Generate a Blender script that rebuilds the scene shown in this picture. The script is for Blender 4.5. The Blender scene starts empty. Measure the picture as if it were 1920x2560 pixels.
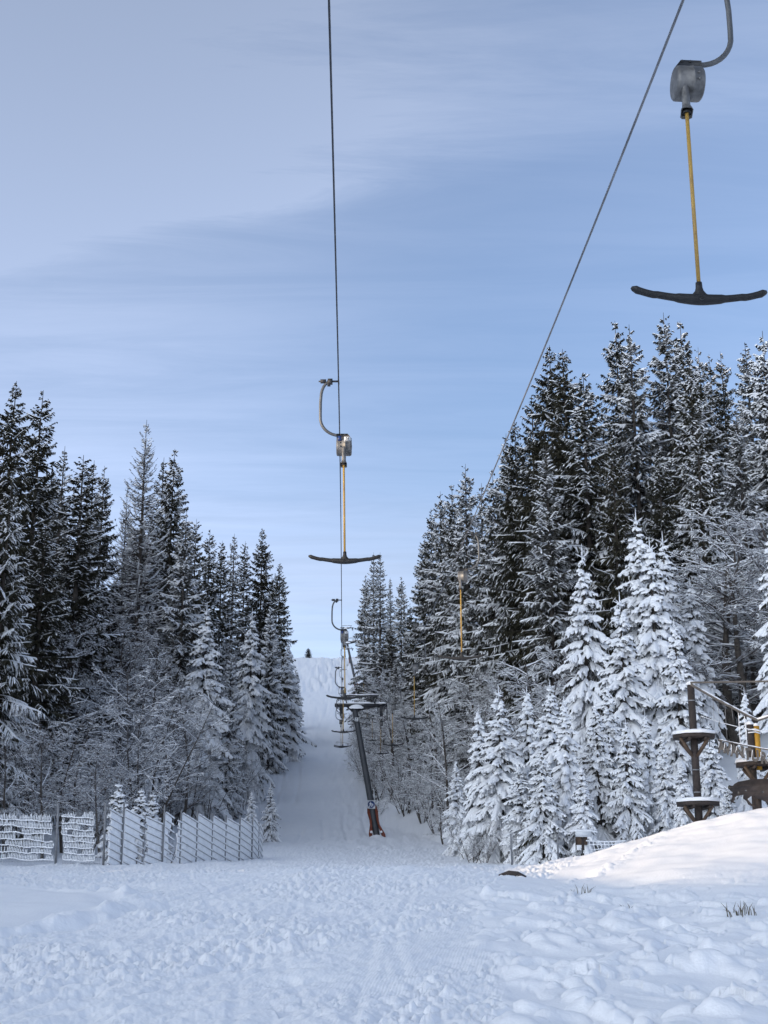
import bpy, math, random
import numpy as np
from mathutils import Vector, Matrix

random.seed(7)
RNG = np.random.default_rng(7)
SC = bpy.context.scene
COL = SC.collection
R = math.radians
EYE = 1.6
FPX = 3450.0
PITCH = R(16.3)

# ------------------------------------------------------------------ helpers
def at(px, py, depth):
    """world point seen at photo pixel (px,py), depth metres along the lens axis"""
    X = (px - 960.0) / FPX * depth
    Y = -(py - 1280.0) / FPX * depth
    c, s = math.cos(PITCH), math.sin(PITCH)
    return Vector((X, depth * c - Y * s, EYE + depth * s + Y * c))

def at_y(px, py, y):
    """the same ray, cut where it is y metres ahead"""
    return at(px, py, y / (math.cos(PITCH) + (py - 1280.0) / FPX * math.sin(PITCH)))

def atd(xd, yd, depth):
    return at(xd * 1.15732, yd * 1.15732, depth)

class MB:
    """collects quads/tris and links them as ONE mesh object"""
    def __init__(self):
        self.v = []; self.q = []; self.t = []; self.n = 0
    def add(self, verts, quads=None, tris=None):
        verts = np.asarray(verts, dtype=np.float32).reshape(-1, 3)
        self.v.append(verts)
        if quads is not None and len(quads): self.q.append(np.asarray(quads, dtype=np.int32).reshape(-1, 4) + self.n)
        if tris is not None and len(tris): self.t.append(np.asarray(tris, dtype=np.int32).reshape(-1, 3) + self.n)
        self.n += len(verts)
    def quadsoup(self, c):                                   # (N,4,3)
        c = np.asarray(c, dtype=np.float32)
        if len(c): self.add(c.reshape(-1, 3), np.arange(len(c) * 4).reshape(-1, 4))
    def box(self, c, size, rot=None, taper=1.0):
        sx, sy, sz = [s / 2 for s in size]
        p = np.array([[-sx, -sy, -sz], [sx, -sy, -sz], [sx, sy, -sz], [-sx, sy, -sz],
                      [-sx * taper, -sy * taper, sz], [sx * taper, -sy * taper, sz], [sx * taper, sy * taper, sz], [-sx * taper, sy * taper, sz]])
        if rot is not None: p = p @ np.array(rot.to_3x3()).T
        self.add(p + np.array(c), [[0, 3, 2, 1], [4, 5, 6, 7], [0, 1, 5, 4], [1, 2, 6, 5], [2, 3, 7, 6], [3, 0, 4, 7]])
    def beam(self, a, b, w, h=None, w2=None):
        """square bar from a to b"""
        a, b = Vector(a), Vector(b); h = h or w
        d = (b - a); L = d.length
        q = d.to_track_quat('Z', 'Y').to_matrix()
        self.box((a + b) / 2, (w, h, L), q)
    def tube(self, pts, rad, sides=8, cap=True, closed_flat=1.0):
        pts = np.asarray(pts, dtype=float); n = len(pts)
        rad = np.broadcast_to(np.asarray(rad, dtype=float), (n,))
        tan = np.gradient(pts, axis=0); tan /= np.linalg.norm(tan, axis=1)[:, None] + 1e-9
        ref = np.array([0, 0, 1.0]) if abs(tan[0, 2]) < .8 else np.array([0, 1.0, 0])
        u = np.empty_like(tan); k0 = np.cross(ref, tan[0]); u[0] = k0 / (np.linalg.norm(k0) + 1e-9)
        for k in range(1, n):
            k0 = u[k - 1] - tan[k] * np.dot(u[k - 1], tan[k]); u[k] = k0 / (np.linalg.norm(k0) + 1e-9)
        w = np.cross(tan, u)
        ang = np.linspace(0, 2 * np.pi, sides, endpoint=False)
        P = pts[:, None] + rad[:, None, None] * (u[:, None] * np.cos(ang)[None, :, None] + closed_flat * w[:, None] * np.sin(ang)[None, :, None])
        i = np.arange(n - 1)[:, None] * sides; j = np.arange(sides)[None]; j2 = (j + 1) % sides
        Q = np.stack([i + j, i + j2, i + sides + j2, i + sides + j], -1).reshape(-1, 4)
        base = self.n
        self.add(P.reshape(-1, 3), Q)
        if cap:
            for row, rev in ((0, True), (n - 1, False)):
                c = self.n
                self.add([pts[row]])
                idx = [base + row * sides + k for k in range(sides)]
                T = [[idx[k], idx[(k + 1) % sides], c] if not rev else [idx[(k + 1) % sides], idx[k], c] for k in range(sides)]
                self.t.append(np.array(T, dtype=np.int32))
    def lathe(self, prof, centre=(0, 0, 0), axis='Z', sides=24):
        """prof: list of (r, h)"""
        ang = np.linspace(0, 2 * np.pi, sides, endpoint=False)
        prof = np.array(prof, dtype=float)
        P = np.stack([prof[:, 0][:, None] * np.cos(ang), prof[:, 0][:, None] * np.sin(ang), np.broadcast_to(prof[:, 1][:, None], (len(prof), sides))], -1)
        if axis == 'X': P = P[..., [2, 0, 1]]
        if axis == 'Y': P = P[..., [1, 2, 0]]
        i = np.arange(len(prof) - 1)[:, None] * sides; j = np.arange(sides)[None]; j2 = (j + 1) % sides
        Q = np.stack([i + j, i + j2, i + sides + j2, i + sides + j], -1).reshape(-1, 4)
        self.add(P.reshape(-1, 3) + np.array(centre), Q)
    def prism(self, outline, thick, M=None):
        """outline in local x,z ; extruded along y ; M places it"""
        n = len(outline)
        f = [(x, -thick / 2, z) for x, z in outline]; b = [(x, thick / 2, z) for x, z in outline]
        import mathutils.geometry as G
        tri = G.tessellate_polygon([[Vector((x, 0, z)) for x, z in outline]])
        P = np.array(f + b)
        if M is not None: P = np.array([M @ Vector(p) for p in P])
        T = [list(t) for t in tri] + [[t[2] + n, t[1] + n, t[0] + n] for t in tri]
        Q = [[k, (k + 1) % n, n + (k + 1) % n, n + k] for k in range(n)]
        self.add(P, Q, T)
    def mesh(self, name, mat, smooth=False):
        me = bpy.data.meshes.new(name)
        v = np.concatenate(self.v) if self.v else np.zeros((0, 3), np.float32)
        q = np.concatenate(self.q) if self.q else np.zeros((0, 4), np.int32)
        t = np.concatenate(self.t) if self.t else np.zeros((0, 3), np.int32)
        me.vertices.add(len(v)); me.vertices.foreach_set('co', v.astype(np.float32).ravel())
        nl = len(q) * 4 + len(t) * 3
        me.loops.add(nl); me.loops.foreach_set('vertex_index', np.concatenate([q.ravel(), t.ravel()]).astype(np.int32))
        ns = len(q) + len(t); me.polygons.add(ns)
        st = np.concatenate([np.arange(len(q)) * 4, len(q) * 4 + np.arange(len(t)) * 3]).astype(np.int32)
        me.polygons.foreach_set('loop_start', st)
        me.update(calc_edges=True)
        if smooth: me.polygons.foreach_set('use_smooth', np.ones(ns, dtype=bool))
        if mat is not None: me.materials.append(mat)
        me.update()
        return me
    def obj(self, name, mat, parent=None, smooth=False):
        return link(name, self.mesh(name, mat, smooth), parent)

def link(name, data, parent=None):
    o = bpy.data.objects.new(name, data); COL.objects.link(o)
    if parent is not None: o.parent = parent
    return o
def tag(o, label=None, cat=None, group=None, kind=None):
    if label: o['label'] = label
    if cat: o['category'] = cat
    if group: o['group'] = group
    if kind: o['kind'] = kind
    return o
def empty(name, loc=(0, 0, 0), rz=0.0, **k):
    o = link(name, None); o.location = loc; o.rotation_euler = (0, 0, rz); o.empty_display_size = .3
    return tag(o, **k)
def copy_tree(o, parent=None):
    c = o.copy(); COL.objects.link(c)
    if parent is not None: c.parent = parent
    for ch in list(o.children): copy_tree(ch, c)
    return c

def text_mb(mb, s, size, M, thick=.004, bold=0.0):
    cu = bpy.data.curves.new('lettering', 'FONT'); cu.body = s; cu.size = size; cu.align_x = 'CENTER'; cu.align_y = 'CENTER'
    cu.extrude = thick / 2; cu.offset = bold; cu.resolution_u = 3
    o = bpy.data.objects.new('lettering', cu); COL.objects.link(o)
    dg = bpy.context.evaluated_depsgraph_get(); dg.update()
    me = o.evaluated_get(dg).to_mesh()
    me.calc_loop_triangles()
    v = np.array([M @ x.co for x in me.vertices]); t = np.array([list(x.vertices) for x in me.loop_triangles])
    mb.add(v, None, t)
    o.evaluated_get(dg).to_mesh_clear()
    bpy.data.objects.remove(o); bpy.data.curves.remove(cu)

# ------------------------------------------------------------------ noise
def _h(ix, iy, s):
    h = (ix.astype(np.int64) * 374761393 + iy.astype(np.int64) * 668265263 + s * 974634777) & 0xffffffff
    h = ((h ^ (h >> 13)) * 1274126177) & 0xffffffff
    return (h ^ (h >> 16)) & 0xffff
def perlin(x, y, s=0):
    ix, iy = np.floor(x), np.floor(y); fx, fy = x - ix, y - iy
    u, v = fx * fx * fx * (fx * (fx * 6 - 15) + 10), fy * fy * fy * (fy * (fy * 6 - 15) + 10)
    def g(a, b):
        an = _h(ix + a, iy + b, s) * (2 * np.pi / 65536)
        return np.cos(an) * (fx - a) + np.sin(an) * (fy - b)
    return ((g(0, 0) * (1 - u) + g(1, 0) * u) * (1 - v) + (g(0, 1) * (1 - u) + g(1, 1) * u) * v) * 1.5
def fbm(x, y, s=0, o=3):
    r = 0; a = 1.0
    for k in range(o): r = r + a * perlin(x * 2 ** k, y * 2 ** k, s + k * 17); a *= .5
    return r
def worley(x, y, s=0):
    """smooth domes: (height 0..1 of nearest dome, random id)"""
    ix, iy = np.floor(x), np.floor(y)
    best = np.full(x.shape, 9.0); rid = np.zeros(x.shape)
    for a in (-1, 0, 1):
        for b in (-1, 0, 1):
            h1 = _h(ix + a, iy + b, s) / 65536.; h2 = _h(ix + a, iy + b, s + 5) / 65536.
            d = (x - ix - a - h1) ** 2 + (y - iy - b - h2) ** 2
            m = d < best; best = np.where(m, d, best); rid = np.where(m, _h(ix + a, iy + b, s + 9) / 65536., rid)
    return best, rid
def sst(a, b, x):
    t = np.clip((x - a) / (b - a), 0, 1); return t * t * (3 - 2 * t)
def hermite(xs, ys):
    xs, ys = np.array(xs, float), np.array(ys, float)
    d = np.diff(ys) / np.diff(xs); m = np.empty_like(ys)
    m[0], m[-1] = d[0], d[-1]
    m[1:-1] = np.where(d[:-1] * d[1:] > 0, 2 * d[:-1] * d[1:] / (d[:-1] + d[1:] + 1e-12), 0)
    def f(x):
        x = np.clip(np.asarray(x, float), xs[0], xs[-1])
        i = np.clip(np.searchsorted(xs, x) - 1, 0, len(xs) - 2)
        h = xs[i + 1] - xs[i]; t = (x - xs[i]) / h
        return ((1 + 2 * t) * (1 - t) ** 2 * ys[i] + t * (1 - t) ** 2 * h * m[i] + t * t * (3 - 2 * t) * ys[i + 1] + t * t * (t - 1) * h * m[i + 1])
    return f

# ------------------------------------------------------------------ terrain
PROF = hermite([-400, -60, -10, 0, 10, 20, 25, 35, 50, 70, 92, 120, 150, 190, 225, 240, 262, 300, 320, 365, 400, 420, 440, 500, 700, 4000],
               [-20, -5, -2.3, -1.6, -.70, .2, .62, 1.0, 1.71, 3.05, 4.83, 8.8, 15, 24.7, 34.2, 37.4, 40.3, 44, 49.5, 62, 71.5, 76.1, 78.8, 84, 90, 90])
XRE = hermite([-50, 40, 55, 70, 90, 100, 110, 150, 240, 420, 700], [8, 8, 6.5, 4.6, 2.9, 1.4, -.4, -2.3, -4.6, -4.0, -4])      # right piste edge
XLE = hermite([-50, 40, 60, 90, 115, 150, 240, 420, 700], [-13, -11.5, -10.6, -11.6, -12.1, -12.6, -14.0, -30, -40])              # left piste edge
MNDA = hermite([3.0, 4.0, 6.5, 8.5, 11, 16, 40], [0, .15, .80, 1.32, 1.78, 2.4, 3.0])
BERM = hermite([4, 10, 14, 17, 19, 20.5, 22, 60], [-4.6, -4.2, -3.9, -3.5, -3.2, -3.6, -5.5, -30])     # left edge of the trodden strip
TRED = hermite([4, 10, 12, 16, 20, 24, 28, 33, 60], [.8, .9, .97, 1.1, 1.26, 2.0, 3.3, 4.4, 9])       # its right edge

RIDGE_NOTCH = (-11.0, 1.5)
def height(x, y):
    x, y = np.asarray(x, float), np.asarray(y, float)
    z = PROF(y) + EYE
    dr = np.maximum(0, x - XRE(y)); dl = np.maximum(0, XLE(y) - x)
    z = z + 22 * (1 - np.exp(-.47 * dr / 22)) * sst(44, 72, y) * (1 - .7 * sst(240, 300, y))
    z = z + 18 * (1 - np.exp(-.26 * dl / 18)) * sst(58, 84, y) * (1 - .8 * sst(240, 300, y))
    z = z + .12 * sst(4, 12, dr) * sst(36, 50, y) * 4 * (1 - sst(44, 72, y)) * .35
    # snow bank on the right
    yc = 34.0 + .35 * (x - 6)
    m = sst(16.5, 1.0, (yc - y) * 0 + 0) * 0
    front = sst(yc - 18.5, yc + 1.0, y) ; back = 1 - sst(yc + 1.5, yc + 12, y)
    z = z + MNDA(x) * np.minimum(front, back)
    z = z - .10 * np.exp(-((x - 3.6 - (22 - y) * .02) / .9) ** 2) * sst(14, 18, y) * (1 - sst(26, 31, y))
    # unseen heap added on the left to keep the low sun off the run
    z = z + np.maximum(0, 5.3 - (PROF(y) + EYE)) * sst(-21, -16, x) * (1 - sst(-13.5, -10, x)) * sst(-2, 3, y) * (1 - sst(24, 29, y))
    # bare ridge added out of view on the left to shade run and woods
    off = .16 * np.maximum(0, y - 190)
    rx = sst(-105, -180, x + off)
    yq = y - .531 * (x + 60)                               # gap in the ridge that lets the low sun through
    prof = 78 * sst(RIDGE_NOTCH[1], RIDGE_NOTCH[1] + 10, yq) * (1 - sst(560, 680, y)) + 56 * (1 - sst(RIDGE_NOTCH[0] - 6, RIDGE_NOTCH[0], yq)) * sst(-260, -190, y) + 5
    z = z + rx * prof * (1 - .25 * sst(-200, -360, x))
    return z
def hz(x, y): return float(height(np.array([x]), np.array([y]))[0])

def detail(x, y):
    """snow surface relief of the near ground"""
    d = np.zeros_like(x)
    wob = .35 * perlin(x * .9, y * .5, 3) + .12 * perlin(x * 3, y * 2.2, 4)
    tl = x - (BERM(y) + wob); tr = (TRED(y) + .5 * wob) - x
    P = sst(-.05, .22, tl) * sst(-.05, .16, tr)              # trodden strip
    fade = 1 - sst(48, 75, y)
    big = fbm(x * .55, y * .4, 11, 3)
    d += .05 * big
    # crumbs and clods of the trodden strip
    us, vs_ = x - .42 * y, y + .42 * x                       # the tread is drawn out obliquely
    n1 = fbm(us * 2.3, vs_ * .9, 21, 4)
    dens = .12 + .88 * sst(-.25, .55, fbm(x * .55 + 9, y * .33, 31, 3) + .12)
    b, rid = worley(us * 7.5 + .5 * n1, vs_ * 4.0, 41)
    c1 = np.clip(1 - b / (.10 + .22 * rid), 0, 1) ** .8 * (.3 + rid) * (rid > .35)
    b2, rid2 = worley(us * 15 + n1, vs_ * 9.0, 42)
    c2 = np.clip(1 - b2 / (.12 + .22 * rid2), 0, 1) ** .8 * rid2 * (rid2 > .4)
    b3, rid3 = worley(us * 2.6 + .6 * n1, vs_ * 1.3, 43)
    c3 = np.clip(1 - b3 / .42, 0, 1) * rid3
    rough = .028 * n1 + dens * (.033 * c1 + .028 * c2) + .010 * c3 + .022 * perlin(us * 4.5, vs_ * .22, 46) + .012 * perlin(us * 11, vs_ * .4, 47) + .017 * fbm(us * 9, vs_ * 5, 51, 3)
    bp, rp = worley(x * 1.3, y * .8, 45); rough = rough - .034 * np.clip(1 - bp / .05, 0, 1) ** .6 * (rp > .45)
    cm = sst(.02, .3, fbm(x * .8 + 3, y * .28, 61, 2) + .15) * sst(-.75, -.15, x - .35 * (y - 12) * .1) * (1 - sst(20, 24, y))
    cm = np.maximum(cm, .7 * sst(.25, .45, fbm(x * .7 + 13, y * .4, 62, 2)) * (1 - sst(18, 24, y)))
    cord =   .004 * (np.abs(np.sin(np.pi * (x - .12 * y + .05 * perlin(x * .6, y * .6, 5)) / .030)) - .5)
    d += P * (rough * (1 - .5 * cm) + cm * cord)
    # ski tracks
    for k, (x0, sl) in enumerate(((-.55, -.10), (-.15, -.06), (-2.0, .09), (.4, -.02), (-1.1, -.16), (-2.7, .05))):
        xx = x - (x0 + sl * (y - 12) + .25 * np.sin(y * .35 + k * 2))
        d += P * (-.008 * np.exp(-(xx / .045) ** 2) + .006 * np.exp(-((np.abs(xx) - .10) / .04) ** 2)) * sst(7, 9, y)
    # berm along the left, smooth drift beyond it
    L = 1 - sst(-.05, .25, tl)
    d += (.085 * np.exp(-((tl + .05) / .20) ** 2) * (1 + 1.2 * n1)) * (1 - sst(20, 23, y))
    d += L * (.02 + .015 * fbm(x * 1.1, y * .8, 71, 3) + .06 * sst(0, 1, -tl) * (1 - sst(19, 22, y)))
    bt, rt = worley(x * 2.1, y * 1.5, 75)
    line = np.exp(-((y - (23.2 - .12 * (x + 6) + .5 * perlin(x * .7, y * .2, 7))) / .7) ** 2)
    d += L * line * (-.05 + .10 * np.clip(1 - bt / .25, 0, 1)) * (x < 0)
    d += L * .22 * np.exp(-((x + 9.0) / 1.3) ** 2 - ((y - 36) / 1.8) ** 2)
    # untrodden lumpy snow on the right
    Rr = 1 - sst(-.05, .16, tr)
    rz = 1 - sst(2.2, 5.6, x - TRED(y)) * .75
    soft = fbm(x * 1.0, y * .7, 81, 3)
    bl, rl = worley(x * 1.45 + .95 * soft, y * .85 + .8 * perlin(x * .8, y * .6, 86), 82)
    l1 = np.clip(1 - bl / (.13 + .14 * rl), 0, 1) ** .8 * (rl - .1)
    bm, rm = worley(x * 3.1 + 1.1 * soft, y * 2.0 + .8 * perlin(x * 1.6, y * 1.2, 87), 83)
    l2 = np.clip(1 - bm / (.12 + .13 * rm), 0, 1) ** .8 * (rm > .45) * rm
    front = 1 - sst(19, 25, y)
    d += Rr * rz * front * (.05 * soft + .115 * l1 * sst(-.3, .3, soft + .15) + .07 * l2 + .035 * np.clip(1 - worley(x * 6, y * 4.5, 84)[0] / .3, 0, 1) * sst(.1, .6, n1))
    d += Rr * (.035 * fbm(x * .5, y * .35, 85, 3)) * fade
    # a trodden ridge line along the foot and the crown of the bank
    e = np.exp(-((x - 3.1 - .34 * (y - 24)) / .22) ** 2) * sst(22, 25, y) * (1 - sst(34, 38, y))
    be, re_ = worley(x * 5, y * 3.4, 88)
    d += Rr * e * (.02 + .05 * np.clip(1 - be / .3, 0, 1) * re_)
    # hump where the lift track begins, wind ripples further up
    d += .14 * np.exp(-((x + .3) / 2.6) ** 2 - ((y - 27.5) / 2.2) ** 2) + .10 * np.exp(-((x - .9) / 1.2) ** 2 - ((y - 31) / 2.0) ** 2)
    w = sst(26, 34, y)
    d += w * fade * (.035 * fbm(x * .9, y * .45, 91, 4) + .03 * np.clip(1 - worley(x * 1.6, y * .8, 92)[0] / .3, 0, 1) * sst(0, .5, perlin(x * .3, y * .15, 8) + .2))
    return d

# ------------------------------------------------------------------ materials
def mat(name, col=(.5, .5, .5), rough=.6, metal=0.0, noise=None, scale=8.0, bump=0.0, bscale=60.0, spec=.5, coat=0.0):
    """noise: second colour mixed in by a noise texture in object space"""
    m = bpy.data.materials.new(name); m.use_nodes = True
    nt = m.node_tree; b = nt.nodes['Principled BSDF']
    b.inputs['Base Color'].default_value = (*col, 1); b.inputs['Roughness'].default_value = rough
    b.inputs['Metallic'].default_value = metal; b.inputs['Specular IOR Level'].default_value = spec
    tc = nt.nodes.new('ShaderNodeTexCoord')
    if noise is not None:
        n = nt.nodes.new('ShaderNodeTexNoise'); n.inputs['Scale'].default_value = scale; n.inputs['Detail'].default_value = 6
        n.inputs['Roughness'].default_value = .65
        cr = nt.nodes.new('ShaderNodeValToRGB'); cr.color_ramp.elements[0].position = .38; cr.color_ramp.elements[1].position = .66
        cr.color_ramp.elements[0].color = (*col, 1); cr.color_ramp.elements[1].color = (*noise, 1)
        nt.links.new(tc.outputs['Object'], n.inputs['Vector']); nt.links.new(n.outputs['Fac'], cr.inputs['Fac'])
        nt.links.new(cr.outputs['Color'], b.inputs['Base Color'])
    if bump:
        n2 = nt.nodes.new('ShaderNodeTexNoise'); n2.inputs['Scale'].default_value = bscale; n2.inputs['Detail'].default_value = 5
        bp = nt.nodes.new('ShaderNodeBump'); bp.inputs['Strength'].default_value = bump; bp.inputs['Distance'].default_value = .02
        nt.links.new(tc.outputs['Object'], n2.inputs['Vector']); nt.links.new(n2.outputs['Fac'], bp.inputs['Height'])
        nt.links.new(bp.outputs['Normal'], b.inputs['Normal'])
    return m

M_SNOWG = mat('snow_ground', (.86, .87, .89), .62, noise=(.89, .90, .91), scale=.8, bump=.35, bscale=26, spec=.3)
M_SNOW = mat('snow_cover', (.86, .865, .875), .7, noise=(.88, .89, .90), scale=3, bump=.5, bscale=9, spec=.2)
M_BARK = mat('bark', (.045, .036, .030), .9, noise=(.10, .085, .07), scale=9, bump=.6, bscale=20)
M_STEEL = mat('galvanised_steel', (.09, .094, .098), .5, .5, noise=(.13, .134, .138), scale=5, bump=.08, bscale=60)
M_ALU = mat('cast_aluminium', (.085, .084, .082), .5, .4, noise=(.19, .187, .183), scale=9, bump=.15, bscale=30)
M_DARKST = mat('dark_steel', (.032, .034, .038), .6, .3, noise=(.055, .055, .058), scale=5)
M_TOWER = mat('tower_paint', (.050, .055, .062), .55, .2, noise=(.075, .078, .084), scale=1.4, bump=.05)
M_YELLOW = mat('yellow_fibreglass', (.42, .26, .05), .5, noise=(.30, .18, .05), scale=6, bump=.05)
M_RUBBER = mat('black_rubber', (.007, .007, .008), .6, noise=(.016, .016, .016), scale=30, bump=.2, bscale=50)
M_WHITE = mat('white_plate', (.72, .74, .75), .5, noise=(.62, .64, .66), scale=12)
M_BLUE = mat('blue_sign_paint', (.012, .035, .14), .45, noise=(.016, .04, .15), scale=20)
M_ORANGE = mat('orange_pad', (.21, .045, .016), .6, noise=(.10, .024, .014), scale=5, bump=.1)
M_WOODD = mat('dark_timber', (.032, .024, .021), .8, noise=(.06, .046, .04), scale=6, bump=.3, bscale=30)
M_WOOD = mat('brown_timber', (.13, .085, .055), .8, noise=(.075, .05, .035), scale=10, bump=.3, bscale=30)
M_BOARD = mat('grey_board', (.10, .09, .08), .8, noise=(.14, .125, .11), scale=10, bump=.2)
M_YPOST = mat('yellow_padding', (.50, .27, .02), .6, noise=(.42, .21, .02), scale=6)
M_CABLEF = mat('frosted_rope', (.13, .14, .155), .6, .3, noise=(.24, .25, .27), scale=.8)
M_FROST = mat('frost', (.88, .89, .90), .8, noise=(.78, .79, .80), scale=5, bump=.3, bscale=14)
M_GRASS = mat('dry_grass', (.09, .075, .045), .9, noise=(.14, .12, .08), scale=9)
M_FENCE = mat('fence_metal', (.19, .195, .205), .65, .2, noise=(.27, .275, .285), scale=8)
M_TEXT = mat('black_lettering', (.02, .02, .022), .6, noise=(.03, .03, .03), scale=20)

def rope_mat():
    m = mat('twisted_steel_rope', (.045, .05, .06), .45, .7)
    nt = m.node_tree; b = nt.nodes['Principled BSDF']
    return m
M_CABLE = rope_mat()

def foliage_mat(name, dark, light, frost, f0, f1, zlo, zhi):
    """needles, whitened by rime where a clumpy noise and the upward side of the needles say so"""
    m = bpy.data.materials.new(name); m.use_nodes = True
    nt = m.node_tree; b = nt.nodes['Principled BSDF']; N = nt.nodes.new; LK = nt.links.new
    b.inputs['Roughness'].default_value = .8; b.inputs['Specular IOR Level'].default_value = .25
    geo = N('ShaderNodeNewGeometry'); oi = N('ShaderNodeObjectInfo'); tc = N('ShaderNodeTexCoord')
    n = N('ShaderNodeTexNoise'); n.inputs['Scale'].default_value = 1.1; n.inputs['Detail'].default_value = 5
    LK(tc.outputs['Object'], n.inputs['Vector'])
    mx = N('ShaderNodeMix'); mx.data_type = 'RGBA'; mx.inputs['A'].default_value = (*dark, 1); mx.inputs['B'].default_value = (*light, 1)
    ad = N('ShaderNodeMath'); ad.operation = 'ADD'
    r5 = N('ShaderNodeMapRange'); r5.inputs['To Min'].default_value = -.25; r5.inputs['To Max'].default_value = .25
    LK(oi.outputs['Random'], r5.inputs['Value']); LK(n.outputs['Fac'], ad.inputs[0]); LK(r5.outputs['Result'], ad.inputs[1])
    LK(ad.outputs[0], mx.inputs['Factor'])
    n2 = N('ShaderNodeTexNoise'); n2.inputs['Scale'].default_value = 2.3; n2.inputs['Detail'].default_value = 7; n2.inputs['Roughness'].default_value = .75
    LK(tc.outputs['Object'], n2.inputs['Vector'])
    fr = N('ShaderNodeMapRange'); fr.inputs['From Min'].default_value = f0; fr.inputs['From Max'].default_value = f1
    LK(n2.outputs['Fac'], fr.inputs['Value'])
    sx = N('ShaderNodeSeparateXYZ'); LK(geo.outputs['True Normal'], sx.inputs['Vector'])
    ab = N('ShaderNodeMath'); ab.operation = 'ABSOLUTE'; LK(sx.outputs['Z'], ab.inputs[0])
    zr = N('ShaderNodeMapRange'); zr.inputs['From Min'].default_value = zlo; zr.inputs['From Max'].default_value = zhi
    LK(ab.outputs[0], zr.inputs['Value'])
    mu = N('ShaderNodeMath'); mu.operation = 'MULTIPLY'; LK(fr.outputs['Result'], mu.inputs[0]); LK(zr.outputs['Result'], mu.inputs[1])
    m2 = N('ShaderNodeMix'); m2.data_type = 'RGBA'; m2.inputs['B'].default_value = (*frost, 1)
    LK(mu.outputs[0], m2.inputs['Factor']); LK(mx.outputs['Result'], m2.inputs['A']); LK(m2.outputs['Result'], b.inputs['Base Color'])
    return m
M_NEEDLE = foliage_mat('spruce_needles', (.025, .025, .014), (.066, .059, .036), (.52, .52, .51), .54, .80, .1, .6)
M_NEEDLER = foliage_mat('rimed_needles', (.030, .029, .019), (.070, .063, .044), (.62, .63, .63), .46, .72, .0, .5)
M_LARCH = foliage_mat('bare_twigs', (.045, .035, .026), (.085, .066, .048), (.60, .62, .66), .55, .75, .0, .5)
M_TWIG = foliage_mat('bare_broadleaf_twigs', (.055, .043, .035), (.10, .080, .066), (.62, .64, .68), .45, .70, .0, .5)

# ------------------------------------------------------------------ trees
def arch_strips(mb, P, W, Hh, up_bias=None):
    """P (N,S,3) polylines; W,Hh (N,S) half width and height of snow lying on them: 5-point arches"""
    P = np.asarray(P, float)
    T = np.gradient(P, axis=1); Tn = T / (np.linalg.norm(T, axis=2, keepdims=True) + 1e-9)
    U = np.cross(np.broadcast_to(np.array([0, 0, 1.0]), Tn.shape), Tn); ln = np.linalg.norm(U, axis=2, keepdims=True)
    U = np.where(ln > .05, U / (ln + 1e-9), np.array([1.0, 0, 0]))
    V = np.cross(Tn, U)
    prof = [(-1.0, -.35), (-.72, .55), (0, 1.0), (.72, .55), (1.0, -.35)]
    rows = [P + U * (W * a)[..., None] + V * (Hh * b)[..., None] for a, b in prof]
    A = np.stack(rows, 2)                                     # N,S,5,3
    N_, S = P.shape[:2]
    idx = np.arange(N_ * S * 5).reshape(N_, S, 5)
    Q = np.stack([idx[:, :-1, :-1], idx[:, :-1, 1:], idx[:, 1:, 1:], idx[:, 1:, :-1]], -1).reshape(-1, 4)
    mb.add(A.reshape(-1, 3), Q)

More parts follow.
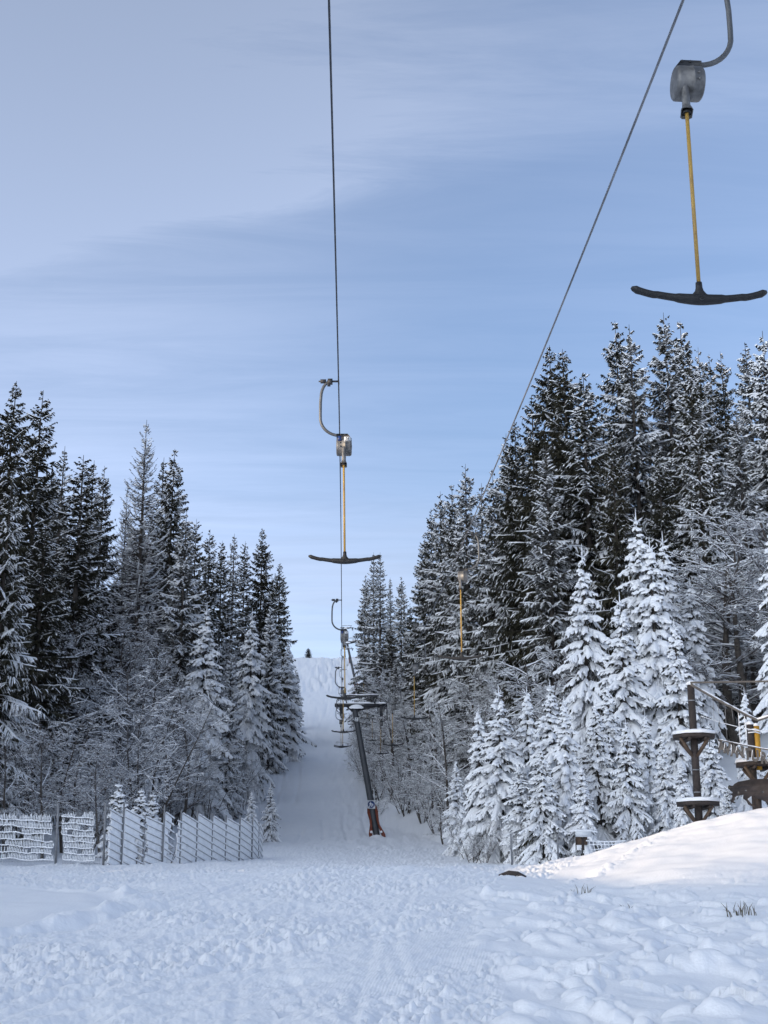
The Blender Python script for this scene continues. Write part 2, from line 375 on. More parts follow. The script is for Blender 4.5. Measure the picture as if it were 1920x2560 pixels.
def spruce(seed, H=20., Rm=3.0, droop=.35, snow=.4, fill=1.0, upper=38., lower=-12., spacing=.42, twig=1.0, lean_tip=.12, bare=False,
           pw=.85, miss=.08, wmul=1.0, start=.03, hang=.5, mat_=None, lump=1.0, clumpy=.5, jit=1.1, side=.34):
    g = np.random.default_rng(seed)
    # ---- trunk
    tz = np.linspace(0, 1, 14); wob = np.cumsum(g.normal(0, .012, (14, 2)), 0) * (H / 20)
    tr = np.concatenate([wob, (tz * H)[:, None]], 1)
    r0 = .0095 * H + .02
    trunk = MB(); trunk.tube(tr, r0 * (1 - tz) ** .9 + .012, 8)
    # ---- branches
    br = []
    z = start * H
    lobes = g.uniform(0, 2 * np.pi, 3)
    while z < .985 * H:
        t = z / H
        n = int(g.integers(5, 8)) if t < .93 else 4
        a0 = g.uniform(0, 2 * np.pi)
        for k in range(n):
            if g.random() < miss: continue
            az = a0 + k * 2 * np.pi / n + g.normal(0, .22)
            tt = np.clip(t + g.uniform(-.5, .5) * jit * spacing * (H / 20) ** .5 / H, start, .99)
            L = Rm * ((1 - tt) ** pw) * g.uniform(.62, 1.16) * (1 + .16 * math.sin(2 * az + lobes[0]) * math.cos(tt * 9 + lobes[1]))
            if t < .12: L *= .75 + 2 * t
            L = max(L, .10 * H / 20 + .05)
            br.append((az, tt * H, L, tt))
        z += spacing * g.uniform(.7, 1.3) * (H / 20) ** .5 * (1 - .45 * t)
    br = np.array(br); nb = len(br); S = 8
    az, bz, L, t = br.T
    s = np.linspace(0, 1, S)[None]
    a0 = np.radians(lower + (upper - lower) * t ** 1.4 + g.normal(0, 6, nb))
    dr = droop * (1 - .75 * t) * g.uniform(.6, 1.3, nb)
    bend = g.normal(0, .10, nb)
    rr = L[:, None] * (s * np.cos(a0)[:, None]) * (1 - .10 * dr[:, None] * s * s)
    zz = bz[:, None] + L[:, None] * (np.sin(a0)[:, None] * s - dr[:, None] * s ** 2 + (lean_tip + .3 * dr[:, None]) * s ** 3)
    sd = L[:, None] * bend[:, None] * s ** 2
    ca, sa = np.cos(az)[:, None], np.sin(az)[:, None]
    tx = np.interp(bz, tr[:, 2], tr[:, 0])[:, None]; ty = np.interp(bz, tr[:, 2], tr[:, 1])[:, None]
    B = np.stack([tx + rr * ca - sd * sa, ty + rr * sa + sd * ca, zz], -1)      # nb,S,3
    fol = MB(); wood = trunk; sn = MB()
    for i in range(nb):
        wood.tube(B[i, ::2], np.linspace(.012 + .009 * L[i], .006, 4), 3, cap=False) if L[i] > .5 else None
    # ---- twigs
    sp = .085 / (fill * twig)
    nt = np.maximum(4, (L / sp).astype(int))
    bi = np.repeat(np.arange(nb), nt * 2); n = len(bi)
    sgn = np.where(g.random(n) < .5, -1.0, 1.0); ss = g.uniform(.06, 1.0, n) ** .85
    f = ss * (S - 1); i0 = np.minimum(f.astype(int), S - 2); fr = (f - i0)[:, None]
    p = B[bi, i0] * (1 - fr) + B[bi, i0 + 1] * fr
    tg = B[bi, i0 + 1] - B[bi, i0]; tg /= np.linalg.norm(tg, axis=1)[:, None] + 1e-9
    up = np.array([0, 0, 1.0]); sv = np.cross(np.broadcast_to(up, tg.shape), tg); sv /= np.linalg.norm(sv, axis=1)[:, None] + 1e-9
    lt = np.minimum(L[bi] * side * (1.02 - ss) ** .7 + .09 * twig, .62) * g.uniform(.5, 1.2, n)
    fw = g.uniform(.45, .95, n)[:, None]
    d = tg * fw + sv * (sgn * g.uniform(.55, 1.0, n))[:, None] + up * (g.uniform(-.35, .08, n) - hang * .35)[:, None]
    d /= np.linalg.norm(d, axis=1)[:, None]
    dn = -up * (lt * hang * g.uniform(.25, .8, n))[:, None]
    pts = np.stack([p, p + d * (lt * .5)[:, None] + dn * .22, p + d * lt[:, None] + dn], 1)      # n,3,3
    wd = np.clip(.022 + .038 * g.random(n) * twig, 0, .2) * wmul * (.35 if bare else 1.0)
    wv = np.cross(d, up); wv /= np.linalg.norm(wv, axis=1)[:, None] + 1e-9
    rot = g.normal(0, .45, n)
    def ribbon(pts, rot, wd, prof):
        wn = np.cross(wv, d)
        w_ = wv * np.cos(rot)[:, None] + wn * np.sin(rot)[:, None]
        l = [pts[:, k] - w_ * (wd * prof[k])[:, None] for k in range(3)]; r = [pts[:, k] + w_ * (wd * prof[k])[:, None] for k in range(3)]
        return np.concatenate([np.stack([l[0], r[0], r[1], l[1]], 1), np.stack([l[1], r[1], r[2], l[2]], 1)])
    fol.quadsoup(ribbon(pts, rot, wd, (.7, 1.0, .12)))
    if not bare:
        fol.quadsoup(ribbon(pts, rot + 1.3, wd * .8, (.6, 1.0, .12)))
        # hanging side sprays
        k = g.random(n) < (.35 + .5 * hang)
        ph = pts[k][:, 1]; m_ = len(ph)
        ln = lt[k] * g.uniform(.25, .6, m_) * (.5 + hang)
        dd = d[k] * .25 + sv[k] * g.normal(0, .4, m_)[:, None] - up
        dd /= np.linalg.norm(dd, axis=1)[:, None]
        sw = np.cross(dd, g.normal(0, 1, (m_, 3))); sw /= np.linalg.norm(sw, axis=1)[:, None] + 1e-9
        sw *= (wd[k] * .8)[:, None]
        e = ph + dd * ln[:, None]
        fol.quadsoup(np.stack([ph - sw, ph + sw, e + sw * .25, e - sw * .25], 1))
    # ---- snow lying on boughs and twigs
    clump = .5 + .5 * np.sin(bz * 2.1 + 3 * np.sin(az * 2 + lobes[2]) + lobes[0])
    pb = np.clip(snow * (1 - clumpy + clumpy * 2 * clump), 0, 1)
    on = g.random(nb) < np.clip(pb * 1.5, 0, 1)
    if on.any():
        Pm = B[on][:, 1:]; m_ = len(Pm)
        env = np.array([.35, .7, 1, 1.05, 1.05, .9, .35])[None]
        w = (.035 + .05 * snow * np.sqrt(L[on])[:, None]) * env * g.uniform(.55, 1.5, (m_, 7)) * lump
        Pm = Pm + np.array([0, 0, 1.0]) * (.02 + w * .35)[..., None]
        arch_strips(sn, Pm, w * 1.25, w * .95)
    s_a = g.uniform(-.1, .75, nb) * (1 - snow) ; s_b = s_a + g.uniform(.25, .6, nb) + snow * .7           # where along each bough the snow has stayed
    keep = (g.random(n) < np.clip(pb[bi] * 1.5, 0, .97)) & (ss > s_a[bi]) & (ss < s_b[bi])
    if keep.any():
        q = pts[keep]; m_ = len(q)
        st = np.array([0., .35, .75, 1.02])
        Pq = np.stack([q[:, 0] * (1 - 2 * min(x, .5)) + q[:, 1] * 2 * min(x, .5) if x <= .5 else q[:, 1] * (2 - 2 * x) + q[:, 2] * (2 * x - 1) for x in st], 1)
        env = np.array([.55, 1.0, .9, .25])[None]
        w = (.020 + .034 * snow + .030 * np.sqrt(lt[keep])[:, None] * snow) * env * g.uniform(.6, 1.4, (m_, 1)) * lump * np.sqrt(twig)
        Pq = Pq + np.array([0, 0, 1.0]) * (.008 + w * .4)[..., None]
        arch_strips(sn, Pq, w * 1.2, w * .9)
    # leader
    top = tr[-1]
    if snow > .6:
        pl = np.array([top - np.array([0, 0, .03 * H]), top + np.array([0, 0, .0]), top + np.array([0, 0, .05 * H])])
        sn.tube(pl, [.028, .026, .010], 6)
        for a in np.arange(5) * 1.256 + seed:
            q0 = top - np.array([0, 0, .004 * H]); dv = np.array([math.cos(a), math.sin(a), .55]) * .026 * H
            sn.tube(np.array([q0, q0 + dv * .6, q0 + dv]), [.02, .022, .008], 5)
    fol.quadsoup(ribbon(np.stack([np.tile(top - [0, 0, .04 * H], (3, 1)), np.tile(top, (3, 1)), np.tile(top + [0, 0, .012 * H], (3, 1))], 1).astype(float)[:3],
                        np.array([0, 1., 2.]), np.array([.03, .03, .03]), (.9, .7, .2)) if False else np.zeros((0, 4, 3)))
    return dict(H=H, trunk=wood.mesh('trunk', M_BARK, True), crown=fol.mesh('crown', mat_ or M_NEEDLE), snow=sn.mesh('snow', M_SNOW, True) if sn.n else None)

def broadleaf(seed, H=9., spread=.9, levels=4, snow=1.0, stems=1, horiz=.5, thin=1.0, kids=(7, 6, 5, 4)):
    g = random.Random(seed)
    segs = []                                              # a, b, ra, rb, level
    def grow(p, d, L, r, lev):
        n = 4 if lev == 0 else 3
        pts = [p]; dd = d.copy()
        for k in range(n):
            w = .16 if lev else .08
            dd = (dd + Vector((g.gauss(0, w), g.gauss(0, w), g.gauss(0, w) + (.05 if lev < 2 else -.02)))).normalized()
            pts.append(pts[-1] + dd * (L / n))
        for k in range(n):
            ra = r * (1 - .8 * k / n); rb = r * (1 - .8 * (k + 1) / n)
            segs.append((pts[k], pts[k + 1], max(ra, .004), max(rb, .003), lev))
        if lev >= levels: return
        nk = kids[min(lev, len(kids) - 1)]
        nk = nk + g.randint(-1, 1) + (int(H * .8) if lev == 0 else 0)
        for j in range(nk):
            f = (.18 + .8 * (j + g.random()) / nk) if lev == 0 else (.2 + .8 * (j + g.random()) / nk)
            f = min(f, .99) * n; k = int(f); q = pts[k].lerp(pts[k + 1], f - k)
            ax = (pts[k + 1] - pts[k]).normalized()
            side = ax.cross(Vector((g.gauss(0, 1), g.gauss(0, 1), g.gauss(0, 1) * (1 - horiz) + .01)))
            if side.length < 1e-3: continue
            side.normalize()
            if lev >= 1: side.z *= (1 - horiz); 
            nd = (ax * g.uniform(.45, .9) + side * g.uniform(.6, 1.1)).normalized()
            if lev == 0:
                nd = (Vector((side.x, side.y, 0)).normalized() * spread + Vector((0, 0, g.uniform(.25, 1.0)))).normalized()
            rem = (1 - .55 * (f / n))
            grow(q, nd, L * g.uniform(.38, .58) * rem * (1.0 if lev else .95), r * .42 * rem + .003, lev + 1)
    for k in range(stems):
        a = g.uniform(0, 6.28); tilt = .06 if stems == 1 else .4
        d = Vector((math.cos(a) * tilt, math.sin(a) * tilt, 1)).normalized()
        grow(Vector((math.cos(a) * .12 * (stems > 1), math.sin(a) * .12 * (stems > 1), 0)), d, H * g.uniform(.85, 1.0) if stems > 1 else H, (.010 * H + .01) * (1 if stems == 1 else .55), 0)
    A = np.array([s[0] for s in segs]); B_ = np.array([s[1] for s in segs]); ra = np.array([s[2] for s in segs]) * thin; rb = np.array([s[3] for s in segs]) * thin
    lev = np.array([s[4] for s in segs])
    top = B_[:, 2].max(); A *= H / top; B_ *= H / top
    T = B_ - A; ln = np.linalg.norm(T, axis=1)[:, None]; T = T / (ln + 1e-9)
    ref = np.where(np.abs(T[:, 2:3]) < .9, np.array([[0, 0, 1.0]]), np.array([[1.0, 0, 0]]))
    U = np.cross(ref, T); U /= np.linalg.norm(U, axis=1)[:, None] + 1e-9; V = np.cross(T, U)
    def prisms(mb, sel, sides):
        ang = np.linspace(0, 2 * np.pi, sides, endpoint=False)
        a = A[sel][:, None] + ra[sel][:, None, None] * (U[sel][:, None] * np.cos(ang)[None, :, None] + V[sel][:, None] * np.sin(ang)[None, :, None])
        b = B_[sel][:, None] + rb[sel][:, None, None] * (U[sel][:, None] * np.cos(ang)[None, :, None] + V[sel][:, None] * np.sin(ang)[None, :, None])
        P = np.concatenate([a, b], 1); m = len(P); base = np.arange(m)[:, None, None] * sides * 2
        j = np.arange(sides); q = np.stack([j, (j + 1) % sides, sides + (j + 1) % sides, sides + j], -1)[None]
        mb.add(P.reshape(-1, 3), (base + q).reshape(-1, 4))
    tk = MB(); prisms(tk, lev == 0, 7)
    bw = MB(); prisms(bw, (lev > 0) & (lev < 2), 4); prisms(bw, lev >= 2, 3)
    sn = MB()
    steep = np.abs(T[:, 2]); rg = np.random.default_rng(seed)
    sel = (steep < .93) & (rg.random(len(T)) < .92 * snow) & (lev > 0)
    if sel.any():
        w = (np.stack([ra[sel], rb[sel]], 1) * .9 + .012) * (1 - .5 * steep[sel][:, None]) * rg.uniform(.6, 1.5, (sel.sum(), 1))
        P = np.stack([A[sel], B_[sel]], 1) + np.array([0, 0, 1.0]) * (np.stack([ra[sel], rb[sel]], 1) * .8 + w * .3)[..., None]
        U2 = U[sel][:, None]; up = V[sel][:, None] * np.sign(V[sel][:, 2])[:, None, None]
        l = P - U2 * w[..., None] ; r = P + U2 * w[..., None]; c = P + up * (w * 1.2)[..., None]
        sn.quadsoup(np.stack([l[:, 0], c[:, 0], c[:, 1], l[:, 1]], 1)); sn.quadsoup(np.stack([c[:, 0], r[:, 0], r[:, 1], c[:, 1]], 1))
    return dict(H=H, trunk=tk.mesh('trunk', M_BARK, True), crown=bw.mesh('branches', M_TWIG), snow=sn.mesh('snow', M_SNOW) if sn.n else None)

# ------------------------------------------------------------------ ground sheet
def build_ground():
    angs = np.concatenate([np.arange(-180, -24, 3.0), np.arange(-24, -19.5, .25), np.arange(-19.5, 19.5, .033), np.arange(19.5, 24, .25), np.arange(24, 180, 3.0)])
    rows = [.4]
    while rows[-1] < 4000:
        r = rows[-1]
        st = .05 if r < 7 else (.0040 if r < 30 else (.0055 if r < 60 else (.013 if r < 520 else .08)))
        rows.append(r * (1 + st))
    rows = np.array(rows); na, nr = len(angs), len(rows)
    A, Rr = np.meshgrid(np.radians(angs), rows)
    X = Rr * np.sin(A); Y = Rr * np.cos(A)
    Z = height(X, Y)
    m = (Rr < 76) & (np.abs(A) < R(40)) & (Rr > 3)
    Z[m] += detail(X[m], Y[m]) * sst(3, 6, Rr[m]) * (1 - sst(R(28), R(40), np.abs(A[m])))
    far = (Rr >= 60) & (Rr < 520)
    if far.any():
        xf, yf = X[far], Y[far]
        amt = sst(60, 80, yf)
        Z[far] += amt * (.10 * fbm(xf * .35, yf * .14, 101, 4) + .10 * fbm(xf * 1.2 + .1 * yf, yf * .35, 102, 4) - .08 * np.exp(-((np.abs(((xf - XLE(yf)) * .62 + 1.5 * perlin(xf * .02, yf * .02, 106)) % 1) - .5) / .10) ** 2) * sst(-.1, .4, perlin(xf * .15, yf * .03, 107) + .15)) + sst(300, 340, yf) * (.5 * fbm(xf * .20, yf * .06, 103, 4) + .30 * fbm(xf * .9 + .05 * yf, yf * .10, 108, 4) * sst(-21, -17, xf) - .30 * np.exp(-(perlin(xf * .33 + .02 * yf, yf * .03, 104) / .12) ** 2) * sst(-21, -17, xf))
    v = np.stack([X, Y, Z], -1).reshape(-1, 3)
    i = np.arange(nr - 1)[:, None] * na; j = np.arange(na)[None]; j2 = (j + 1) % na
    Q = np.stack([i + j, i + na + j, i + na + j2, i + j2], -1).reshape(-1, 4)
    mb = MB(); c = len(v)
    v = np.concatenate([v, [[0, 0, float(height(np.array([0.]), np.array([0.]))[0])]]])
    T = [[c, k, (k + 1) % na] for k in range(na)]
    mb.add(v, Q, T)
    o = mb.obj('snow_ground', M_SNOWG, None, True)
    tag(o, 'snow covered ground with the trodden ski run climbing between the woods', 'snow', kind='structure')
    return o
build_ground()

# ------------------------------------------------------------------ tree kinds
P = {}
P['dark1'] = spruce(1, 24, 3.9, droop=.50, snow=.17, fill=1.0, hang=.75, lower=-16, upper=30, pw=.62, spacing=.52)
P['dark2'] = spruce(2, 24, 3.3, droop=.42, snow=.21, fill=1.0, hang=.65, lower=-10, upper=34, pw=.60, miss=.14, spacing=.50)
P['dark3'] = spruce(3, 22, 2.9, droop=.30, snow=.24, fill=1.1, hang=.55, lower=-4, upper=30, pw=.58, spacing=.56)
P['mid1'] = spruce(4, 24, 3.9, droop=.55, snow=.35, fill=1.0, hang=.65, lower=-18, upper=28, pw=.62, clumpy=.7, spacing=.54)
P['mid2'] = spruce(5, 24, 3.4, droop=.48, snow=.40, fill=1.0, hang=.55, lower=-14, upper=30, pw=.60, clumpy=.8, miss=.14, mat_=M_NEEDLER, spacing=.54)
P['thin'] = spruce(6, 22, 2.9, droop=.3, snow=.30, fill=.6, hang=.5, lower=-6, upper=36, pw=.68, miss=.3, mat_=M_NEEDLER, spacing=.48)
P['rime'] = spruce(7, 20, 3.2, droop=.5, snow=.60, fill=1.0, hang=.6, lower=-22, upper=24, pw=.66, mat_=M_NEEDLER, clumpy=.4, spacing=.52)
P['weep'] = spruce(8, 24, 4.3, droop=.62, snow=.42, fill=1.1, hang=.85, lump=.85, lower=-12, upper=26, pw=.62, clumpy=.6, spacing=.6)
P['larch'] = spruce(9, 24, 4.3, droop=.25, snow=.22, fill=.8, hang=.1, lower=-14, upper=28, lean_tip=.42, bare=True, spacing=.36, pw=.78, mat_=M_LARCH)
P['y1'] = spruce(11, 9, 2.5, droop=.42, snow=.90, fill=.95, hang=.7, lower=-44, upper=4, spacing=.52, lump=1.0, pw=.86, mat_=M_NEEDLER, clumpy=.25, miss=.10, lean_tip=.05, side=.24)
P['y2'] = spruce(12, 9, 2.2, droop=.45, snow=.92, fill=.95, hang=.75, lower=-52, upper=-8, spacing=.55, lump=1.1, pw=.82, mat_=M_NEEDLER, clumpy=.3, miss=.14, lean_tip=.05, side=.22)
P['y3'] = spruce(13, 9, 2.9, droop=.45, snow=.80, fill=.95, hang=.7, lower=-42, upper=8, spacing=.54, lump=1.0, pw=.90, clumpy=.5, miss=.14, lean_tip=.06, side=.26)
P['y4'] = spruce(14, 11, 2.5, droop=.45, snow=.88, fill=1.0, hang=.75, lower=-48, upper=-4, spacing=.50, lump=.95, pw=.80, mat_=M_NEEDLER, clumpy=.3, miss=.12, lean_tip=.05, side=.24)
P['sap'] = spruce(15, 3.2, .95, droop=.5, snow=1.0, fill=.9, hang=.5, lower=-30, upper=20, spacing=.8, lump=.8, pw=.8, mat_=M_NEEDLER, clumpy=.1, miss=.05)
P['b1'] = broadleaf(21, 10, spread=.8, levels=4, snow=1.0)
P['b2'] = broadleaf(22, 9, spread=1.2, levels=4, snow=1.0, horiz=.75)
P['b3'] = broadleaf(23, 8, spread=1.0, levels=4, snow=.9, stems=3, horiz=.6, kids=(5, 5, 5, 4))
P['b5'] = broadleaf(31, 10, spread=.8, levels=4, snow=.42, kids=(9, 7, 6, 5), thin=.85)
P['b6'] = broadleaf(32, 9, spread=1.2, levels=4, snow=.5, horiz=.75, kids=(8, 7, 6, 4), thin=.85)
P['b7'] = broadleaf(33, 9, spread=1.05, levels=4, snow=1.1, horiz=.55, thin=1.45, kids=(8, 6, 5, 4))
P['b4'] = broadleaf(24, 11, spread=.7, levels=4, snow=.6, horiz=.4)
P['s1'] = broadleaf(25, 3.2, spread=1.0, levels=3, snow=1.0, stems=6, horiz=.35, thin=1.2, kids=(4, 5, 5, 4))
P['s2'] = broadleaf(26, 2.6, spread=1.3, levels=3, snow=.55, stems=5, horiz=.3, kids=(3, 4, 4, 3))
P['bare'] = broadleaf(27, 3.0, spread=.6, levels=3, snow=.15, stems=5, horiz=.1, kids=(3, 4, 3, 3))

NTREE = [0]
def tree_at(x, y, z, H, kind, w=1.0, label=None, group=None, name=None, lean=0.0, rz=None):
    pr = P[kind]; s = H / pr['H']
    nm = name or ('larch_tree' if kind == 'larch' else 'broadleaf_tree' if kind[0] == 'b' and kind != 'bare' else 'shrub' if kind in ('s1', 's2', 'bare') else 'spruce_sapling' if kind == 'sap' else 'spruce_tree')
    cat = 'shrub' if nm == 'shrub' else 'tree'
    e = empty(nm, (x, y, z - .15), random.uniform(0, 6.28) if rz is None else rz, label=label, cat=cat, group=group)
    sw = s ** .85 * w
    e.scale = (sw, sw, s); e.rotation_euler[1] = lean
    if pr['trunk']: link('trunk', pr['trunk'], e)
    link('branches' if kind[0] in 'bs' and kind != 'sap' else 'crown', pr['crown'], e)
    if pr['snow']: link('snow_load', pr['snow'], e)
    NTREE[0] += 1
    return e
def tree(xd, yd, D, kind, w=1.0, label=None, group=None, dz=0.0, name=None, lean=0.0):
    t = atd(xd, yd, D); z = hz(t.x, t.y) + dz
    H = t.z - z
    if H < .6: print('short tree', xd, yd, D, H); return None
    return tree_at(t.x, t.y, z, H, kind, w, label, group, name, lean)

GL, GR = 'conifers of the wood left of the ski run', 'conifers of the wood right of the ski run'
# --- left wood, tree by tree
tree(36, 818, 80, 'dark1', 1.0, 'tallest dark spruce at the far left edge of the picture', GL)
tree(90, 838, 86, 'dark2', 1.1, 'tall dark spruce right beside the tallest one on the left', GL)
tree(22, 1035, 66, 'weep', 1.0, 'big spruce with drooping snow draped boughs behind the picket mesh fence', GL)
tree(100, 1130, 76, 'dark1', 1.25, 'broad dark spruce reaching its long boughs out over the frosted scrub', GL)
tree(140, 960, 98, 'thin', 1.0, 'thin sparse spruce peeking between the dark ones on the left', GL)
tree(181, 978, 90, 'dark3', 1.35, 'narrow dark spruce with level layered boughs on the left', GL)
tree(205, 990, 108, 'thin', 1.0, 'slight grey spruce just behind the layered dark spruce', GL)
tree(228, 1002, 112, 'dark2', 1.0, 'dark spruce tip at the gap before the bare larch', GL)
tree(320, 902, 112, 'larch', 1.0, 'bare brownish larch standing above the left wood', GL)
tree(276, 1050, 116, 'larch', .8, 'smaller bare larch left of the tall one', GL)
tree(356, 984, 120, 'thin', 1.1, 'sparse spruce close right of the bare larch', GL)
tree(380, 966, 116, 'mid1', .95, 'spruce right of the larch with snow heavy lower boughs', GL)
tree(402, 1100, 108, 'mid2', 1.0, 'snow laden spruce in front of the one by the larch', GL)
tree(425, 1118, 134, 'dark3', 1.0, 'dark spruce on the descending edge of the left wood, highest of that row', GL)
tree(452, 1140, 140, 'dark2', 1.0, 'dark spruce second down the sloping left treeline', GL)
tree(480, 1165, 146, 'dark3', 1.0, 'dark spruce third down the sloping left treeline', GL)
tree(505, 1150, 155, 'thin', 1.1, 'grey spruce showing slightly above its neighbours on the left treeline', GL)
tree(530, 1166, 158, 'dark3', .9, 'slim dark spruce just before the pointed pair on the left', GL)
tree(567, 1138, 160, 'dark1', .95, 'pointed tall spruce near the left edge of the ski run', GL)
tree(588, 1235, 172, 'dark2', .9, 'dark spruce between the two pointed ones left of the run', GL)
tree(605, 1213, 178, 'dark1', .95, 'last dark spruce where the left wood meets the sky over the run', GL)
tree(446, 1318, 104, 'y4', 1.25, 'solitary well snowed spruce standing in the frosted left scrub', GL)
tree(545, 1330, 128, 'y4', 1.1, 'pale snow packed spruce below the pointed ones on the left', GL)
tree(585, 1300, 150, 'rime', .9, 'rimed grey spruce halfway along the far left edge of the run', GL)
tree(622, 1395, 160, 'y1', 1.2, 'small white spruce at the foot of the last dark spruce on the left', GL)
tree(640, 1440, 190, 'rime', 1.0, 'lowest white spruce at the far left border of the run', GL)
tree(500, 1400, 112, 'rime', .8, 'greyish rimed spruce low in the left wood', GL)
tree(330, 1540, 84, 'y4', .7, 'thin young spruce hidden among the left scrub', GL)
tree(544, 1706, 80, 'y2', 1.15, 'small white spruce just behind the right end of the board fence', GL)
tree(586, 1692, 86, 'y3', .9, 'small round white spruce alone on the open snow past the fence', GL)
for k, (xd, yd, dd, lb) in enumerate(((257, 1690, 53, 'tallest white sapling with a bare candle tip sticking up over the fence'),
                                      (306, 1703, 56, 'round snow capped sapling behind the fence, middle of three'),
                                      (331, 1712, 58, 'sapling with a candle tip behind the fence, right of the round one'))):
    tree(xd, yd, dd, 'sap', 1.15, lb, 'saplings behind the fence')

# --- right wood, tree by tree
tree(808, 1190, 186, 'thin', 1.0, 'thin bare tipped spruce, left of the twin tips right of the pylon', GR)
tree(822, 1190, 182, 'thin', 1.1, 'thin bare tipped spruce, right of the twin tips beside the pylon', GR)
tree(790, 1240, 192, 'mid1', .8, 'spruce closest to the pylon heads on the right side of the run', GR)
tree(842, 1245, 188, 'thin', .9, 'sparse spruce between the twin tips and the dense pointed one', GR)
tree(866, 1243, 178, 'mid1', .85, 'pointed spruce at the notch before the big right wood', GR)
tree(885, 1300, 170, 'dark2', .9, 'lower dark spruce in the notch of the right treeline', GR)
tree(915, 1150, 146, 'mid1', .9, 'spruce forming the left flank of the big right wood', GR)
tree(932, 1095, 142, 'dark2', 1.0, 'spruce second on the rising left flank of the right wood', GR)
tree(950, 1058, 134, 'mid2', .9, 'snowy spruce third on the rising flank of the right wood', GR)
tree(976, 1043, 130, 'mid1', .9, 'spruce left of the pointed tip over the middle right wood', GR)
tree(1006, 998, 124, 'mid2', .95, 'pointed spruce standing out over the middle of the right wood', GR)
tree(1042, 1040, 120, 'thin', 1.1, 'sparse spruce where the right cable crosses the trees', GR)
tree(1062, 1010, 118, 'mid1', .9, 'spruce just left of the cable crossing', GR)
tree(1092, 932, 110, 'mid2', .9, 'snow speckled spruce touching the right cable', GR)
tree(1112, 905, 106, 'dark1', .9, 'dark spruce left of the twin giants on the right', GR)
tree(1150, 850, 104, 'dark2', 1.0, 'dark spruce at the shoulder of the twin giants', GR)
tree(1186, 742, 98, 'dark1', 1.0, 'left one of the twin giants that the cable passes', GR)
tree(1216, 750, 96, 'dark1', 1.1, 'right one of the twin giants that the cable passes', GR)
tree(1262, 800, 92, 'mid1', 1.15, 'spruce in the dip with long snowy boughs sweeping right', GR)
tree(1326, 690, 104, 'mid1', .95, 'left one of the pair of high spruces under the black tow bar', GR)
tree(1360, 696, 100, 'mid2', .95, 'right one of the pair of high spruces under the black tow bar', GR)
tree(1432, 672, 104, 'mid2', 1.05, 'highest spruce on the right, its tip just under the tow bar', GR)
tree(1466, 690, 108, 'mid1', .95, 'spruce leaning against the highest one on the right', GR)
tree(1490, 770, 94, 'mid1', 1.0, 'snowy spruce before the highest pair on the right', GR)
tree(1508, 745, 112, 'mid2', .8, 'slim snowy tip right of the highest pair', GR)
tree(1532, 762, 116, 'dark2', .8, 'dark tip in the row over the right slope', GR)
tree(1558, 756, 116, 'dark2', .85, 'last dark tip before the frosty pair on the right', GR)
tree(1610, 735, 100, 'mid2', 1.0, 'frosty tall spruce near the right picture edge', GR)
tree(1642, 712, 96, 'rime', 1.1, 'palest tall spruce at the right picture edge', GR)
tree(1690, 760, 92, 'mid1', 1.0, 'tall spruce cut by the right picture edge', GR)
tree(1320, 930, 86, 'dark1', .9, 'dark spruce in front of the high pair', GR)
tree(1420, 960, 84, 'dark1', .95, 'dark spruce with few snow patches in front of the highest one', GR)
tree(1500, 900, 84, 'mid1', 1.0, 'spruce with wide white boughs on the right slope', GR)
tree(1590, 880, 88, 'mid2', 1.1, 'spruce with boughs heavily whitened, below the frosty pair', GR)
tree(1180, 960, 88, 'mid2', 1.1, 'broad spruce with big snow clots at the cable side of the right wood', GR)
